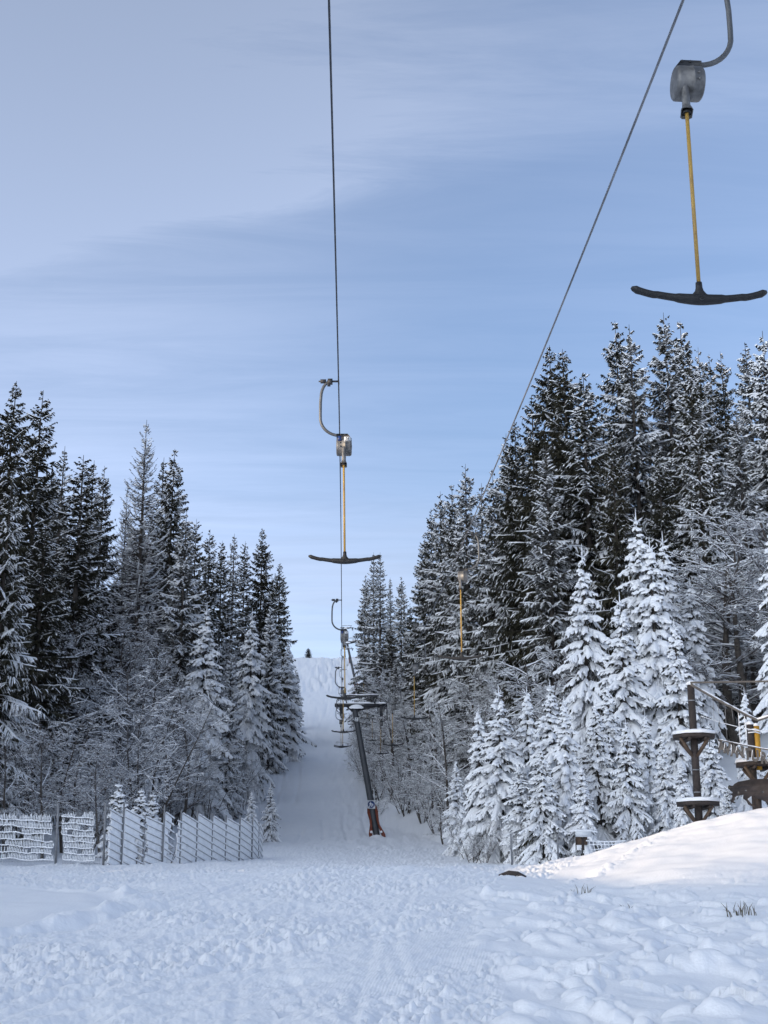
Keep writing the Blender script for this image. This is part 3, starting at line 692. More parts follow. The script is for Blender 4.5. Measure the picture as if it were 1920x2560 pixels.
# young snow packed spruces lower right
GY = 'young snow packed spruces at the foot of the right wood'
for xd, yd, D, kd, w, lb in (
    (1258, 1195, 66, 'y4', 1.0, 'slender tall white spruce rising left of the young group'),
    (1340, 1295, 60, 'y1', 1.05, 'dense white spruce in the middle of the young group'),
    (1372, 1120, 68, 'y4', 1.1, 'tallest white spruce of the young group'),
    (1402, 1180, 66, 'y2', 1.1, 'white spruce with round snow clumps right of the tallest young one'),
    (1432, 1165, 70, 'y4', 1.05, 'white spruce at the back right of the young group'),
    (1455, 1350, 58, 'y1', 1.05, 'white spruce behind the upper platform'),
    (1490, 1260, 70, 'y2', 1.1, 'shaded white spruce right behind the timber post'),
    (1670, 1110, 60, 'y4', .95, 'white spruce column cut by the right picture edge'),
    (1033, 1532, 54, 'y2', .95, 'leftmost white spruce of the front row by the run'),
    (1078, 1490, 53, 'y1', 1.15, 'tall white spruce second in the front row'),
    (1138, 1490, 55, 'y2', 1.0, 'white spruce third in the front row'),
    (1188, 1478, 52, 'y1', 1.05, 'white spruce with a forked snowy tip in the front row'),
    (1218, 1512, 50, 'y2', 1.1, 'lumpy white spruce beside the forked one'),
    (1284, 1520, 51, 'y3', 1.0, 'dark hearted young spruce behind the info board'),
    (1310, 1480, 54, 'y1', 1.0, 'white spruce behind the dark hearted one'),
    (1350, 1555, 50, 'y3', .9, 'young spruce with black gaps right of the info board'),
    (1393, 1540, 52, 'y2', .95, 'white spruce left of the timber platforms'),
    (1429, 1588, 50, 'y1', .8, 'small candle tipped white spruce next to the timber platforms'),
    (1530, 1560, 50, 'y1', 1.0, 'white spruce seen between the two timber posts'),
    (1607, 1492, 52, 'y2', .8, 'white candle tipped spruce under the thick rope'),
    (1570, 1690, 46, 'y3', .9, 'low white spruce behind the animal cutout'),
    (1170, 1610, 48, 'y3', 1.1, 'low broad white spruce at the front of the young group'),
    (1255, 1650, 47.5, 'y2', 1.1, 'low white spruce just left of the info board'),
    (1120, 1640, 50, 'y1', 1.1, 'low white spruce by the thin fence posts'),
    (1470, 1640, 47, 'y2', 1.0, 'low white spruce behind the lower platform'),
    (985, 1640, 62, 'y1', .9, 'white spruce among the frosted bushes left of the front row'),
    (1015, 1700, 57, 'y3', .8, 'stubby white spruce at the run side of the front row')):
    tree(xd, yd, D, kd, w * 1.05, lb, GY)
# lone tree on the skyline
tree(666, 1399, 418, 'dark1', 2.6, 'tiny dark tree alone on the snowy skyline', None)

# --- trees further back that only close the woods
SILL = hermite([-60, 0, 40, 90, 130, 190, 240, 270, 320, 380, 420, 480, 540, 570, 610, 640], [900, 850, 840, 850, 970, 990, 1030, 1050, 1010, 1000, 1130, 1180, 1200, 1190, 1250, 1420])
SILR = hermite([770, 790, 820, 870, 890, 920, 960, 1005, 1050, 1090, 1110, 1150, 1185, 1230, 1280, 1325, 1400, 1440, 1500, 1560, 1610, 1720], [1340, 1250, 1215, 1265, 1300, 1140, 1070, 1020, 1060, 970, 920, 860, 780, 800, 810, 720, 750, 700, 770, 780, 760, 730])
g = random.Random(5)
def filler(n, x0, x1, sil, dfun, kinds, label, group, lo, hi):
    k = tries = 0
    while k < n and tries < n * 12:
        tries += 1
        xd = g.uniform(x0, x1); D = dfun(xd) * g.uniform(.92, 1.22); yd = float(sil(xd)) + g.uniform(lo, hi)
        t = atd(xd, yd, D); z = hz(t.x, t.y); H = t.z - z
        if H < 7: continue
        while H > 27: yd += 25; t = atd(xd, yd, D); H = t.z - z
        if t.x > XLE(t.y) - .3 and t.x < XRE(t.y) + .6: continue
        tree_at(t.x, t.y, z, H, g.choice(kinds), g.uniform(.8, 1.15), label, group); k += 1
filler(46, -50, 600, SILL, lambda x: 96 + max(0, x - 150) * .17, ['dark1', 'dark2', 'dark3', 'thin', 'mid1'], 'dark spruce deep in the left wood, mostly behind its neighbours', 'conifers filling the left wood', 45, 330)
filler(64, 800, 1720, SILR, lambda x: 150 - max(0, x - 850) * .10 if x < 1200 else 108, ['dark1', 'mid1', 'mid2', 'dark2', 'thin'], 'speckled spruce deep in the right wood, mostly behind its neighbours', 'conifers filling the right wood', 45, 360)

for k in range(12):                                         # the wood goes on past the left edge of the picture
    y = 46 + 3.6 * k; x = -.30 * y - 4.5 - g.uniform(0, 5)
    tree_at(x, y, hz(x, y), g.uniform(17, 25), g.choice(['dark1', 'dark2', 'mid1', 'rime']), 1.0, 'dark spruce deep in the left wood, mostly behind its neighbours', 'conifers filling the left wood')

# --- frosted broadleaf scrub under both woods
def scrub(n, side, d0, d1, off0, off1, kinds, h0, h1, label, group, w=1.15):
    for k in range(n):
        y = d0 + (d1 - d0) * ((k + g.random()) / n) ** 1.15
        x = (float(XLE(y)) - g.uniform(off0, off1)) if side < 0 else (float(XRE(y)) + g.uniform(off0, off1))
        if side > 0 and y < 60 and x < 5: x += 3
        tree_at(x, y, hz(x, y), g.uniform(h0, h1), g.choice(kinds), w * g.uniform(.85, 1.2), label, group)
LB = 'frosted bare broadleaf tree in the scrub along the %s side of the run'
scrub(50, -1, 68, 165, .6, 11, ['b5', 'b6', 'b5', 'b6', 'b3', 'b4'], 5.5, 10.5, LB % 'left', 'frosted broadleaf trees on the left')
scrub(16, -1, 57, 69, .3, 9, ['b5', 'b6', 'b5'], 3.0, 7.0, 'dense frosted scrub tree behind the board fence', 'frosted scrub behind the fence')
scrub(30, -1, 78, 150, 3, 13, ['b4', 'b5', 'b5'], 10, 16, 'tall bare broadleaf tree among the left conifers', 'tall broadleaf trees on the left')
scrub(24, -1, 62, 190, .2, 4, ['s1', 's2', 'b3'], 2.2, 4.5, 'low frosted bush at the left border of the run', 'frosted bushes on the left')
scrub(66, 1, 66, 170, .8, 12, ['b1', 'b2', 'b7', 'b7'], 5, 10, LB % 'right', 'frosted broadleaf trees on the right')
scrub(14, 1, 62, 95, 14, 30, ['b1', 'b2', 'b3'], 6, 10, 'frosted broadleaf tree on the upper right slope', 'frosted broadleaf trees on the right slope')
scrub(54, 1, 60, 200, -.3, 3.4, ['s1', 's1', 'b7', 's1'], 1.8, 4.6, 'low frosted bush at the right border of the run', 'frosted bushes on the right')
for xd, yd, D, k, lb in ((1020, 1755, 51, 's1', 'white frosted bush at the left foot of the young spruces'), (1045, 1780, 50, 's1', 'low frosted bush nearest the dark hole in the snow'),
                         (1130, 1775, 48, 's1', 'frosted bush between the thin fence posts'), (1010, 1730, 56, 's2', 'loose frosted bush where the right wood ends'),
                         (300, 1790, 49, 'bare', 'withered plant growing through the gap in the board fence'), (366, 1770, 51, 'bare', 'withered plant at the broken end of the board fence')):
    tree(xd, yd, D, k, 1.0, lb, None)
for y, H, lb in ((118, 2.6, 'bare dark bush leaning out over the left border of the run'), (103, 2.2, 'bare twiggy bush below the leaning one')):
    x = float(XLE(y)) + .4; tree_at(x, y, hz(x, y), H, 'bare', 1.1, lb)
for k, (xd, yd) in enumerate(((1555, 1130), (1590, 1060), (1625, 1170), (1660, 1080), (1580, 1230), (1640, 1290), (1610, 1340), (1540, 1250), (1670, 1200), (1600, 1150), (1570, 1290), (1635, 1220), (1530, 1180), (1655, 1350))):
    tree(xd, yd, 72 + k % 3 * 3, ('b7', 'b2', 'b7')[k % 3], 1.5, 'dense frosted broadleaf tree between the white spruces and the high ones', 'frosted broadleaf trees on the right slope above the platforms')
print('trees', NTREE[0])

# ------------------------------------------------------------------ drag lift: ropes
def frames_tube(mb, pts, r, sides=8): mb.tube(pts, r, sides, cap=True)
LK_Y = [-14, 20.7, 41, 63.5, 87.8, 91.9]
def rope_pts(knots):
    """knots: (y, x, z) with sag between the towers already given"""
    k = np.array(knots, float); f = hermite(k[:, 0], k[:, 1]); h = hermite(k[:, 0], k[:, 2])
    y = np.concatenate([np.arange(k[0, 0], 30, .06), np.arange(30, 120, 1.0), np.arange(120, k[-1, 0], 4.0), [k[-1, 0]]])
    return np.stack([f(y), y, h(y)], 1), f, h
T1, T2, T3, T4 = 91.9, 225.0, 382.0, 500.0
LPTS, LX, LZ = rope_pts([(-14, .05, 8.4), (20.7, -.73, 9.84), (41, -1.29, 10.8), (63.5, -1.97, 12.65), (87.8, -2.75, 14.78), (T1, -2.93, 15.1),
                         (158, -4.9, 27.0), (T2, -6.85, 45.2), (303, -9.3, 58.5), (T3, -11.7, 79.1), (440, -13.0, 86.5), (T4, -14.7, 95.6)])
RPTS, RX, RZ = rope_pts([(-14, 3.05, 8.0), (10.3, 2.715, 9.53), (33.2, 2.07, 10.75), (56.8, 1.33, 12.4), (T1, .06, 15.0),
                         (158, -1.9, 27.0), (T2, -3.9, 45.2), (303, -6.3, 58.5), (T3, -8.7, 79.1), (440, -10.0, 86.5), (T4, -11.6, 95.6)])
def twisted_rope(pts, r):
    """six lay strands round a core near the camera, plain beyond"""
    mb = MB(); near = pts[pts[:, 1] < 30]; far = pts[pts[:, 1] >= 29.9]
    sides = 18; s = np.arange(len(near)) * .06
    ang = np.linspace(0, 2 * np.pi, sides, endpoint=False)
    rr = r * (1 + .10 * np.cos(6 * (ang[None] - s[:, None] * 2 * np.pi / .30)))
    t = np.gradient(near, axis=0); t /= np.linalg.norm(t, axis=1)[:, None]
    u = np.cross(t, [0, 0, 1.0]); u /= np.linalg.norm(u, axis=1)[:, None]; w = np.cross(u, t)
    Pn = near[:, None] + rr[..., None] * (u[:, None] * np.cos(ang)[None, :, None] + w[:, None] * np.sin(ang)[None, :, None])
    i = np.arange(len(near) - 1)[:, None] * sides; j = np.arange(sides)[None]; j2 = (j + 1) % sides
    mb.add(Pn.reshape(-1, 3), np.stack([i + j, i + j2, i + sides + j2, i + sides + j], -1).reshape(-1, 4))
    mb.tube(far, r, 6)
    return mb
tag(twisted_rope(LPTS, .0105).obj('haul_rope', M_CABLE, None, True), 'dark steel haul rope running straight up the middle over the ski run', 'rope')
tag(twisted_rope(RPTS, .0125).obj('haul_rope', M_CABLEF, None, True), 'pale frosted haul rope slanting down from the top right corner to the pylon', 'rope')

# ------------------------------------------------------------------ drag lift: T bars
def make_tbar(m, label, number=None):
    """m=-1: arm bows out to the left (left rope); m=+1: mirrored. Origin at the rope grip."""
    root = empty('tow_bar', (0, 0, 0), label=label, cat='tow bar', group='tow bars hanging from the haul ropes')
    a = MB()                                                  # bowed arm
    pts = []
    for u in np.linspace(0, 1, 7): pts.append((m * (.13 + (.15 if m < 0 else .155) * math.sin(u * math.pi / 2)), 0, .0 - .25 * (1 - math.cos(u * math.pi / 2)) - .03 * u))
    bow = .285 if m < 0 else .29
    for z in (-.36, -.46, -.56): pts.append((m * bow, 0, z))
    for u in np.linspace(.1, 1, 9): pts.append((m * (bow - .30 * (1 - math.cos(u * math.pi / 2))), 0, -.62 - .30 * math.sin(u * math.pi / 2)))
    pts.append((-m * .10, 0, -.935))
    a.tube(pts, .021, 10, closed_flat=1.15)
    a.obj('arm', M_STEEL, root, True)
    c = MB()                                                  # grip
    c.lathe([(0, -.0), (.016, 0), (.016, .13), (0, .13)], (0 if m > 0 else -.13, 0, .0), 'X', 12)
    c.lathe([(0, 0), (.034, 0), (.034, .09), (.012, .09), (.012, .12), (0, .12)] if m > 0 else [(0, -.12), (.012, -.12), (.012, -.09), (.034, -.09), (.034, 0), (0, 0)], (m * .20, 0, .0), 'X', 10)
    c.box((m * .135, 0, -.005), (.075, .06, .085)); c.box((m * .155, 0, -.03), (.05, .045, .10))
    c.box((0, 0, 0), (.022, .20, .034))
    c.obj('grip', M_DARKST, root)
    dx = -m * (.098 if m < 0 else .12)
    d = MB()                                                  # rope drum
    prof = [(0, -.121), (.118, -.121), (.136, -.117), (.147, -.106), (.149, -.09), (.149, .012), (.153, .014), (.153, .03), (.149, .032), (.149, .09), (.145, .106), (.132, .117), (.105, .12), (.10, .114), (.03, .114), (.028, .125), (0, .125)]
    d.lathe(prof, (dx, 0, -1.11), 'X', 40)
    for z in (-1.15, -1.09): d.lathe([(0, -.01), (.012, -.01), (.012, 0), (0, 0)], (dx - m * -.06, -.147, z), 'Y', 8)
    drum = d.obj('spring_drum', M_ALU, root, True)
    h = MB()                                                  # top bracket
    M4 = Matrix.Translation((dx, 0, 0))
    x0, x1 = (-.10, .075) if m < 0 else (-.075, .10)
    out = [(-.12 if m < 0 else -.12, -.985), (-.12 if m < 0 else -.06, -.905), (.055 if m < 0 else .12, -.905), (.118, -.985)]
    h.prism(out, .09, M4)
    for x in (-.05, .02): h.lathe([(0, -.012), (.011, -.012), (.011, 0), (0, 0)], (dx + x, -.046, -.922), 'Y', 8)
    h.obj('bracket', M_DARKST, root)
    t = MB()                                                  # rope guide: tube and flared mouth
    cx, cy = (dx, -.115) if m < 0 else (dx - .055, -.09)
    t.tube([(cx, cy + .03, -1.06), (cx, cy, -1.13), (cx, cy, -1.41)], [.022, .030, .036], 12, cap=False)
    def ring(w, dth, z, yo=0): return [(cx + .8 * w * sx, cy + yo + .85 * dth * sy, z + (.05 if sy < 0 and z < -1.43 else 0)) for sx, sy in ((-1, -.55), (-.6, -1), (.6, -1), (1, -.55), (1, .55), (.6, 1), (-.6, 1), (-1, .55))]
    rs = [ring(.036, .036, -1.38), ring(.054, .050, -1.41), ring(.060, .056, -1.475), ring(.064, .060, -1.48), ring(.056, .052, -1.477), ring(.048, .044, -1.42), ring(.02, .02, -1.40)]
    v = np.array(rs).reshape(-1, 3); q = [[r * 8 + k, r * 8 + (k + 1) % 8, (r + 1) * 8 + (k + 1) % 8, (r + 1) * 8 + k] for r in range(6) for k in range(8)]
    t.add(v, q)
    gd = t.obj('rope_guide', M_ALU, drum, False)
    t = MB(); t.lathe([(0, 0), (.034, 0), (.043, -.035), (.040, -.036), (.0, -.02)], (cx, cy + .012, -1.42), 'Z', 12); t.obj('mouth_dark_disc', M_RUBBER, gd)  # dark disc added inside the guide mouth to blacken its opening
    lean = -.018 if m < 0 else .0
    pl = MB()
    pz0, pz1 = -1.42, (-2.935 if m < 0 else -3.09)
    xb = cx + lean * (pz0 - pz1) * -m * -1
    pl.tube([(cx, cy, pz0), ((cx + xb) / 2, cy, (pz0 + pz1) / 2), (xb, cy, pz1)], .0165, 14)
    pl.obj('tow_pole', M_YELLOW, root, True)
    b = MB()                                                  # black T
    xs = np.linspace(-.552, .552, 33)
    zc = pz1 - .075 + .075 * np.abs(xs / .55) ** 1.8 - .012 * np.cos(xs / .55 * 9) * (np.abs(xs) > .35) * .5
    hh = .035 + .010 * np.exp(-(xs / .16) ** 2) - .006 * (np.abs(xs) > .2) + .004 * np.exp(-((np.abs(xs) - .53) / .03) ** 2)
    hh[0] = hh[-1] = .018
    ring_n = 14; an = np.linspace(0, 2 * np.pi, ring_n, endpoint=False)
    V = np.stack([np.broadcast_to((xb + xs)[:, None], (33, ring_n)), cy + 1.15 * hh[:, None] * np.cos(an), zc[:, None] + hh[:, None] * np.sin(an)], -1)
    i = np.arange(32)[:, None] * ring_n; j = np.arange(ring_n)[None]; j2 = (j + 1) % ring_n
    b.add(V.reshape(-1, 3), np.stack([i + j, i + j2, i + ring_n + j2, i + ring_n + j], -1).reshape(-1, 4))
    n0 = b.n; b.add([V[0].mean(0) - [.012, 0, 0], V[-1].mean(0) + [.012, 0, 0]], None, [[k, (k + 1) % ring_n, n0] for k in range(ring_n)][:0])
    b.t.append(np.array([[n0, (k + 1) % ring_n, k] for k in range(ring_n)] + [[n0 + 1, 32 * ring_n + k, 32 * ring_n + (k + 1) % ring_n] for k in range(ring_n)], dtype=np.int32))
    hub = [(.001, .001, .078), (.026, .026, .075), (.028, .028, .03), (.036, .032, 0), (.060, .037, -.028), (.10, .037, -.047), (.155, .030, -.064), (.21, .012, -.078)]
    hv = np.array([[(xb + a_ * math.cos(t_), cy + b_ * math.sin(t_), pz1 + z_) for t_ in np.linspace(0, 2 * np.pi, 20, endpoint=False)] for a_, b_, z_ in hub])
    hi = np.arange(len(hub) - 1)[:, None] * 20; hj = np.arange(20)[None]; hk = (hj + 1) % 20
    b.add(hv.reshape(-1, 3), np.stack([hi + hj, hi + 20 + hj, hi + 20 + hk, hi + hk], -1).reshape(-1, 4))
    bar = b.obj('seat_bar', M_RUBBER, root, True)
    bo = MB(); bo.lathe([(.011, -.002), (.011, .004), (.019, .004), (.019, -.002)], (xb, cy - .052, pz1 - .083), 'Y', 16)
    bo.obj('bolt_ring', M_STEEL, bar)
    if number:
        n = MB(); n.box((dx + .055, -.1485, -1.03), (.105, .004, .072)); pt = n.obj('number_plate', M_WHITE, drum)
        tx = MB(); text_mb(tx, number, .055, Matrix.Translation((dx + .055, -.1515, -1.022)) @ Matrix.Rotation(R(90), 4, 'X'), .002, .001)
        tx.box((dx + .055, -.1518, -1.052), (.08, .002, .010))
        tx.obj('lettering', M_TEXT, pt)
        st = MB(); st.box((dx - .07, -.146, -1.02), (.055, .004, .08)); st.obj('sticker', M_BLUE, drum)
    return root
ORD = ['nearest', 'second', 'third', 'fourth', 'fifth', 'sixth', 'seventh', 'eighth', 'ninth', 'tenth']
tl = make_tbar(-1, 'tow bar with the white number plate hanging in the middle of the picture', '54')
tr_ = make_tbar(1, 'large tow bar with silver drum hanging in the top right corner')
for i, y in enumerate((20.7, 41, 63.5, 86, 105, 130, 154, 178, 203)):
    o = tl if i == 0 else copy_tree(tl)
    o.location = (float(LX(y)), y, float(LZ(y))); o.rotation_euler = (0, 0, R((0, 3, -4, 5, 2, -3, 4, 0, 3)[i]))
    if i: o['label'] = 'tow bar on the straight middle rope, %s counted from the numbered one up' % ORD[i]
    if i > 0:
        for ch in list(o.children_recursive):
            if ch.name.split('.')[0] in ('number_plate', 'lettering', 'sticker') and i > 2: bpy.data.objects.remove(ch)
for i, y in enumerate((10.3, 33.2, 55.2, 75.5, 95.5, 122, 150, 176, 200)):
    o = tr_ if i == 0 else copy_tree(tr_)
    o.location = (float(RX(y)), y, float(RZ(y))); o.rotation_euler = (0, 0, R((4, -6, 3, -2, 4, 0, 5, -4, 2)[i]))
    if i: o['label'] = 'tow bar on the slanting right rope, %s from the top right corner' % ORD[i]

# ------------------------------------------------------------------ drag lift: pylons
def person_shape(mb, M, s):
    """walking figure pictogram, height ~1*s"""
    def poly(pts): mb.prism([(x * s, z * s) for x, z in pts], .003, M)
    poly([(math.cos(a) * .085, .9 + math.sin(a) * .085) for a in np.linspace(0, 2 * np.pi, 12, endpoint=False)])
    poly([(-.10, .79), (.10, .79), (.13, .44), (-.09, .44)])
    poly([(-.09, .47), (.04, .47), (-.14, 0), (-.27, .02)]); poly([(.0, .47), (.13, .47), (.26, .04), (.14, .0)])
    poly([(-.10, .79), (-.06, .70), (-.23, .42), (-.30, .46)]); poly([(.10, .79), (.05, .70), (.22, .47), (.30, .52)])
def make_pylon(label, base, top, arm_l, arm_r, sc=1.0, sign=True):
    """leaning column from base to top (world); arms are world x of the arm ends"""
    root = empty('lift_pylon', base, label=label, cat='lift pylon', group='lift pylons')
    Lc = lambda p: Vector(p) - Vector(base)
    t = Lc(top)
    c = MB()
    for k, (f0, f1, w0, w1) in enumerate(((0, 1, .44, .36),)):
        d = t.normalized(); u = Vector((d.z, 0, -d.x)).normalized(); v = d.cross(u)
        ring = lambda p, w: [p + u * (w / 2 * math.cos(a)) * 1.08 + v * (w / 2 * math.sin(a)) * 1.08 for a in np.arange(8) * math.pi / 4 + math.pi / 8]
        V = ring(Vector((0, 0, 0)) - d * .6, w0) + ring(t * .5, (w0 + w1) / 2) + ring(t, w1)
        c.add([list(p) for p in V], [[r * 8 + k2, r * 8 + (k2 + 1) % 8, (r + 1) * 8 + (k2 + 1) % 8, (r + 1) * 8 + k2] for r in (0, 1) for k2 in range(8)] + [])
    col = c.obj('column', M_TOWER, root)
    ax0, ax1, az = arm_l - base[0], arm_r - base[0], t.z + .16
    a = MB()
    a.box(((ax0 + ax1) / 2, 0, az), (ax1 - ax0, .22, .22))
    a.prism([(t.x - .20, t.z - .25), (t.x + .20, t.z - .25), (t.x + 1.5, az - .112), (t.x - .55, az - .112)], .16)
    arm = a.obj('cross_arm', M_DARKST, root)
    s = MB(); g2 = np.random.default_rng(3)
    for (xa, xb_) in ((ax0, ax0 + .62), (ax0 + .72, ax1 - .85), (ax1 - .78, ax1 - .1)):
        n = 9; xs = np.linspace(xa, xb_, n); P_ = np.stack([xs, np.zeros(n), np.full(n, az + .10)], -1)[None]
        e = np.sin(np.linspace(.12, math.pi - .12, n)) ** .35
        arch_strips(s, P_, (.115 * e)[None], (.13 * e * g2.uniform(.7, 1.2, n))[None])
    n = 7; xs = np.linspace(t.x - .35, t.x + .62, n); e = np.sin(np.linspace(.1, math.pi - .1, n)) ** .6
    arch_strips(s, np.stack([xs, np.full(n, -.22), np.full(n, t.z - .05)], -1)[None], (.20 * e)[None], (.24 * e)[None])
    s.obj('snow_cap', M_SNOW, arm, True)
    f = MB()                                                  # service frame above the arm
    fz = az + .66; fx0, fx1 = ax0 + .55, ax1 - .55
    f.box(((fx0 + fx1) / 2, 0, fz), (fx1 - fx0, .09, .09)); f.beam((fx0 + .12, 0, fz), (fx0 + .28, 0, az + .1), .08); f.beam((fx1 - .12, 0, fz), (fx1 - .34, 0, az + .1), .09)
    f.obj('service_frame', M_DARKST, root)
    s2 = MB(); n = 9; xs = np.linspace(fx0, fx1, n); e = np.sin(np.linspace(.1, math.pi - .1, n)) ** .4
    arch_strips(s2, np.stack([xs, np.zeros(n), np.full(n, fz + .045)], -1)[None], (.05 * e)[None], (.06 * e)[None]); s2.obj('snow_cap', M_SNOW, root, True)
    for k, xr in enumerate((LX(base[1]) - base[0], RX(base[1]) - base[0])):
        w = MB()                                              # wheel battery hanging under the arm
        xr = float(xr); dxx = .10 if k == 0 else -.16
        w.box((xr + dxx, 0, az - .42), (.20, .5, .62))
        w.box((xr + dxx * 2.4, 0, az - .40), (.03, .42, .6)); w.box((xr + dxx * 1.6, 0, az - .13), (.22, .12, .05))
        for yy in (-.55, 0, .55): w.lathe([(0, -.03), (.14, -.03), (.12, 0), (.14, .03), (0, .03)], (xr + .01, yy, az - .28), 'X', 16)
        w.box((xr + .05, 0, az - .28), (.03, 1.3, .08))
        w.obj('wheel_battery', M_DARKST, root)
    lp = MB()                                                 # ladder hoop beside the column head
    q = t - t.normalized() * 1.05
    lp.tube([(q.x - .15, -.1, q.z + .14), (q.x - .42, -.1, q.z + .16), (q.x - .62, -.1, q.z + .03), (q.x - .60, -.1, q.z - .12), (q.x - .15, -.1, q.z - .10)], .03, 6)
    lp.tube([(q.x + .2, -.1, q.z + .05), (q.x + .32, -.1, q.z - .05), (q.x + .5, -.1, q.z - .06)], .022, 6)
    lp.obj('bracket_hoop', M_DARKST, root)
    d = t.normalized(); tilt = math.atan2(d.x, d.z)
    def on(dist, yo, tl_=None): p = d * dist; return Matrix.Translation((p.x, yo, p.z)) @ Matrix.Rotation(tilt if tl_ is None else tl_, 4, 'Y')
    b = MB(); b.prism([(-.13, -.13), (.13, -.13), (.13, .13), (-.13, .13)], .01, on(t.length - .85, -.27, .1)); pt = b.obj('number_plate', M_WHITE, root)
    tx = MB(); M_ = on(t.length - .85, -.278, .1)
    tx.prism([(-.02, .0), (.02, .0), (.02, .09), (-.02, .09)], .003, M_); tx.prism([(-.08, -.08), (.08, -.08), (.08, -.05), (-.08, -.05)], .003, M_); tx.obj('lettering', M_TEXT, pt)
    if sign:
        Ms = on(2.08, -.30, .02)
        b = MB(); b.prism([(-.265, -.27), (.265, -.27), (.265, .27), (-.265, .27)], .02, Ms)
        sg = b.obj('sign', M_WHITE, root)
        b = MB(); b.prism([(math.cos(a) * .235, math.sin(a) * .235) for a in np.linspace(0, 2 * np.pi, 28, endpoint=False)], .004, Ms @ Matrix.Translation((0, -.0135, 0))); b.obj('sign_disc', M_BLUE, sg)
        b = MB(); person_shape(b, Ms @ Matrix.Translation((-.055, -.019, -.17)), .36); person_shape(b, Ms @ Matrix.Translation((.085, -.019, -.15)), .23); b.obj('pictogram', M_WHITE, sg)
    # crash pads: two bent orange boards
    for sx in (-1, 1):
        b = MB()
        o1 = [(.20, 2.05), (.31, 1.9), (.37, 1.5), (.32, 1.0), (.33, .72), (.52, .12), (.52, -.08), (.30, -.08), (.20, .5), (.16, 1.0)]
        if sx > 0: o1 = [(x * (1.12 if z < .7 else 1.0), z + (.12 if z > 1 else 0)) for x, z in o1]
        pts = [(d.x * z / d.z + sx * x, z) for x, z in o1]
        b.prism(pts if sx > 0 else pts[::-1], .16, Matrix.Translation((0, -.14, 0)))
        pd = b.obj('crash_pad', M_ORANGE, root)
        b = MB(); b.prism([((d.x * z / d.z) + sx * x, z) for x, z in ((.26, -.09), (.47, -.09), (.44, -.38), (.30, -.34))][::sx], .08, Matrix.Translation((0, -.19, 0))); b.obj('pad_foot', M_DARKST, pd)
        b = MB(); b.lathe([(0, .1), (.06, .08), (.085, .02), (.07, -.05), (0, -.07)], (d.x * .2 / d.z + sx * .33, -.27, .24), 'Z', 10); b.obj('snow_clump', M_SNOW, pd, True)
    m = MB(); prof = [(.0, .30), (.25, .26), (.5, .14), (.8, .0), (1.1, -.2)]
    m.lathe(prof, (0, -.75, -.25), 'Z', 24); m.obj('snow_mound', M_SNOWG, root, True)
    return root
b1 = at(942, 2096, 92); b1.z = hz(b1.x, b1.y)
make_pylon('nearest leaning grey lift pylon with blue pedestrian sign and orange base pads', tuple(b1), tuple(at_y(886, 1769, b1.y)), at_y(837, 1761, b1.y).x, at_y(968, 1761, b1.y).x)
b2 = at(895, 1760, 231); b2.z = hz(b2.x, b2.y)
make_pylon('second lift pylon up the run, its column rising from behind the first cross arm', tuple(b2), tuple(at_y(867.5, 1607, b2.y)), at_y(852, 1600, b2.y).x, at_y(905, 1600, b2.y).x)
b3 = at(876, 1700, 392); b3.z = hz(b3.x, b3.y)
make_pylon('third lift pylon, its head just above the second one against the sky', tuple(b3), tuple(at_y(863.5, 1571, b3.y)), at_y(851, 1568, b3.y).x, at_y(884, 1568, b3.y).x, sign=False)
b4 = at(866, 1660, 512); b4.z = hz(b4.x, b4.y)
make_pylon('farthest lift pylon, small on the snowy skyline', tuple(b4), tuple(at_y(862, 1623, b4.y)), at_y(856, 1620, b4.y).x, at_y(884, 1620, b4.y).x, sign=False)

# ------------------------------------------------------------------ board fence on the left, climbing away from the camera
def zpt(zx, zy, D): return at(250 + zx * .2592, 1980 + zy * .2592, D)
fence = empty('board_fence', atd(200, 1866, 47), label='snow plastered stepped mesh fence receding from the broken end to the ski run', cat='fence')
fence_o = Vector(fence.location)
pan = [(86, 215, 166, 243, 47, 49.0), (240, 428, 164, 268, 49.2, 51.2), (440, 610, 238, 318, 51.3, 53.4), (628, 712, 196, 258, 53.6, 54.8), (742, 785, 278, 300, 55.2, 56),
       (792, 940, 204, 298, 56.2, 58.6), (946, 1086, 214, 304, 58.8, 61.2), (1092, 1215, 236, 314, 61.4, 64), (1222, 1346, 254, 324, 64.2, 66.8), (1356, 1466, 254, 336, 67, 70), (1476, 1528, 262, 332, 70.2, 72.5), (1534, 1566, 318, 388, 72.8, 75)]
def pnoise(a, b, s): return float(perlin(np.array([a]), np.array([b]), s)[0])
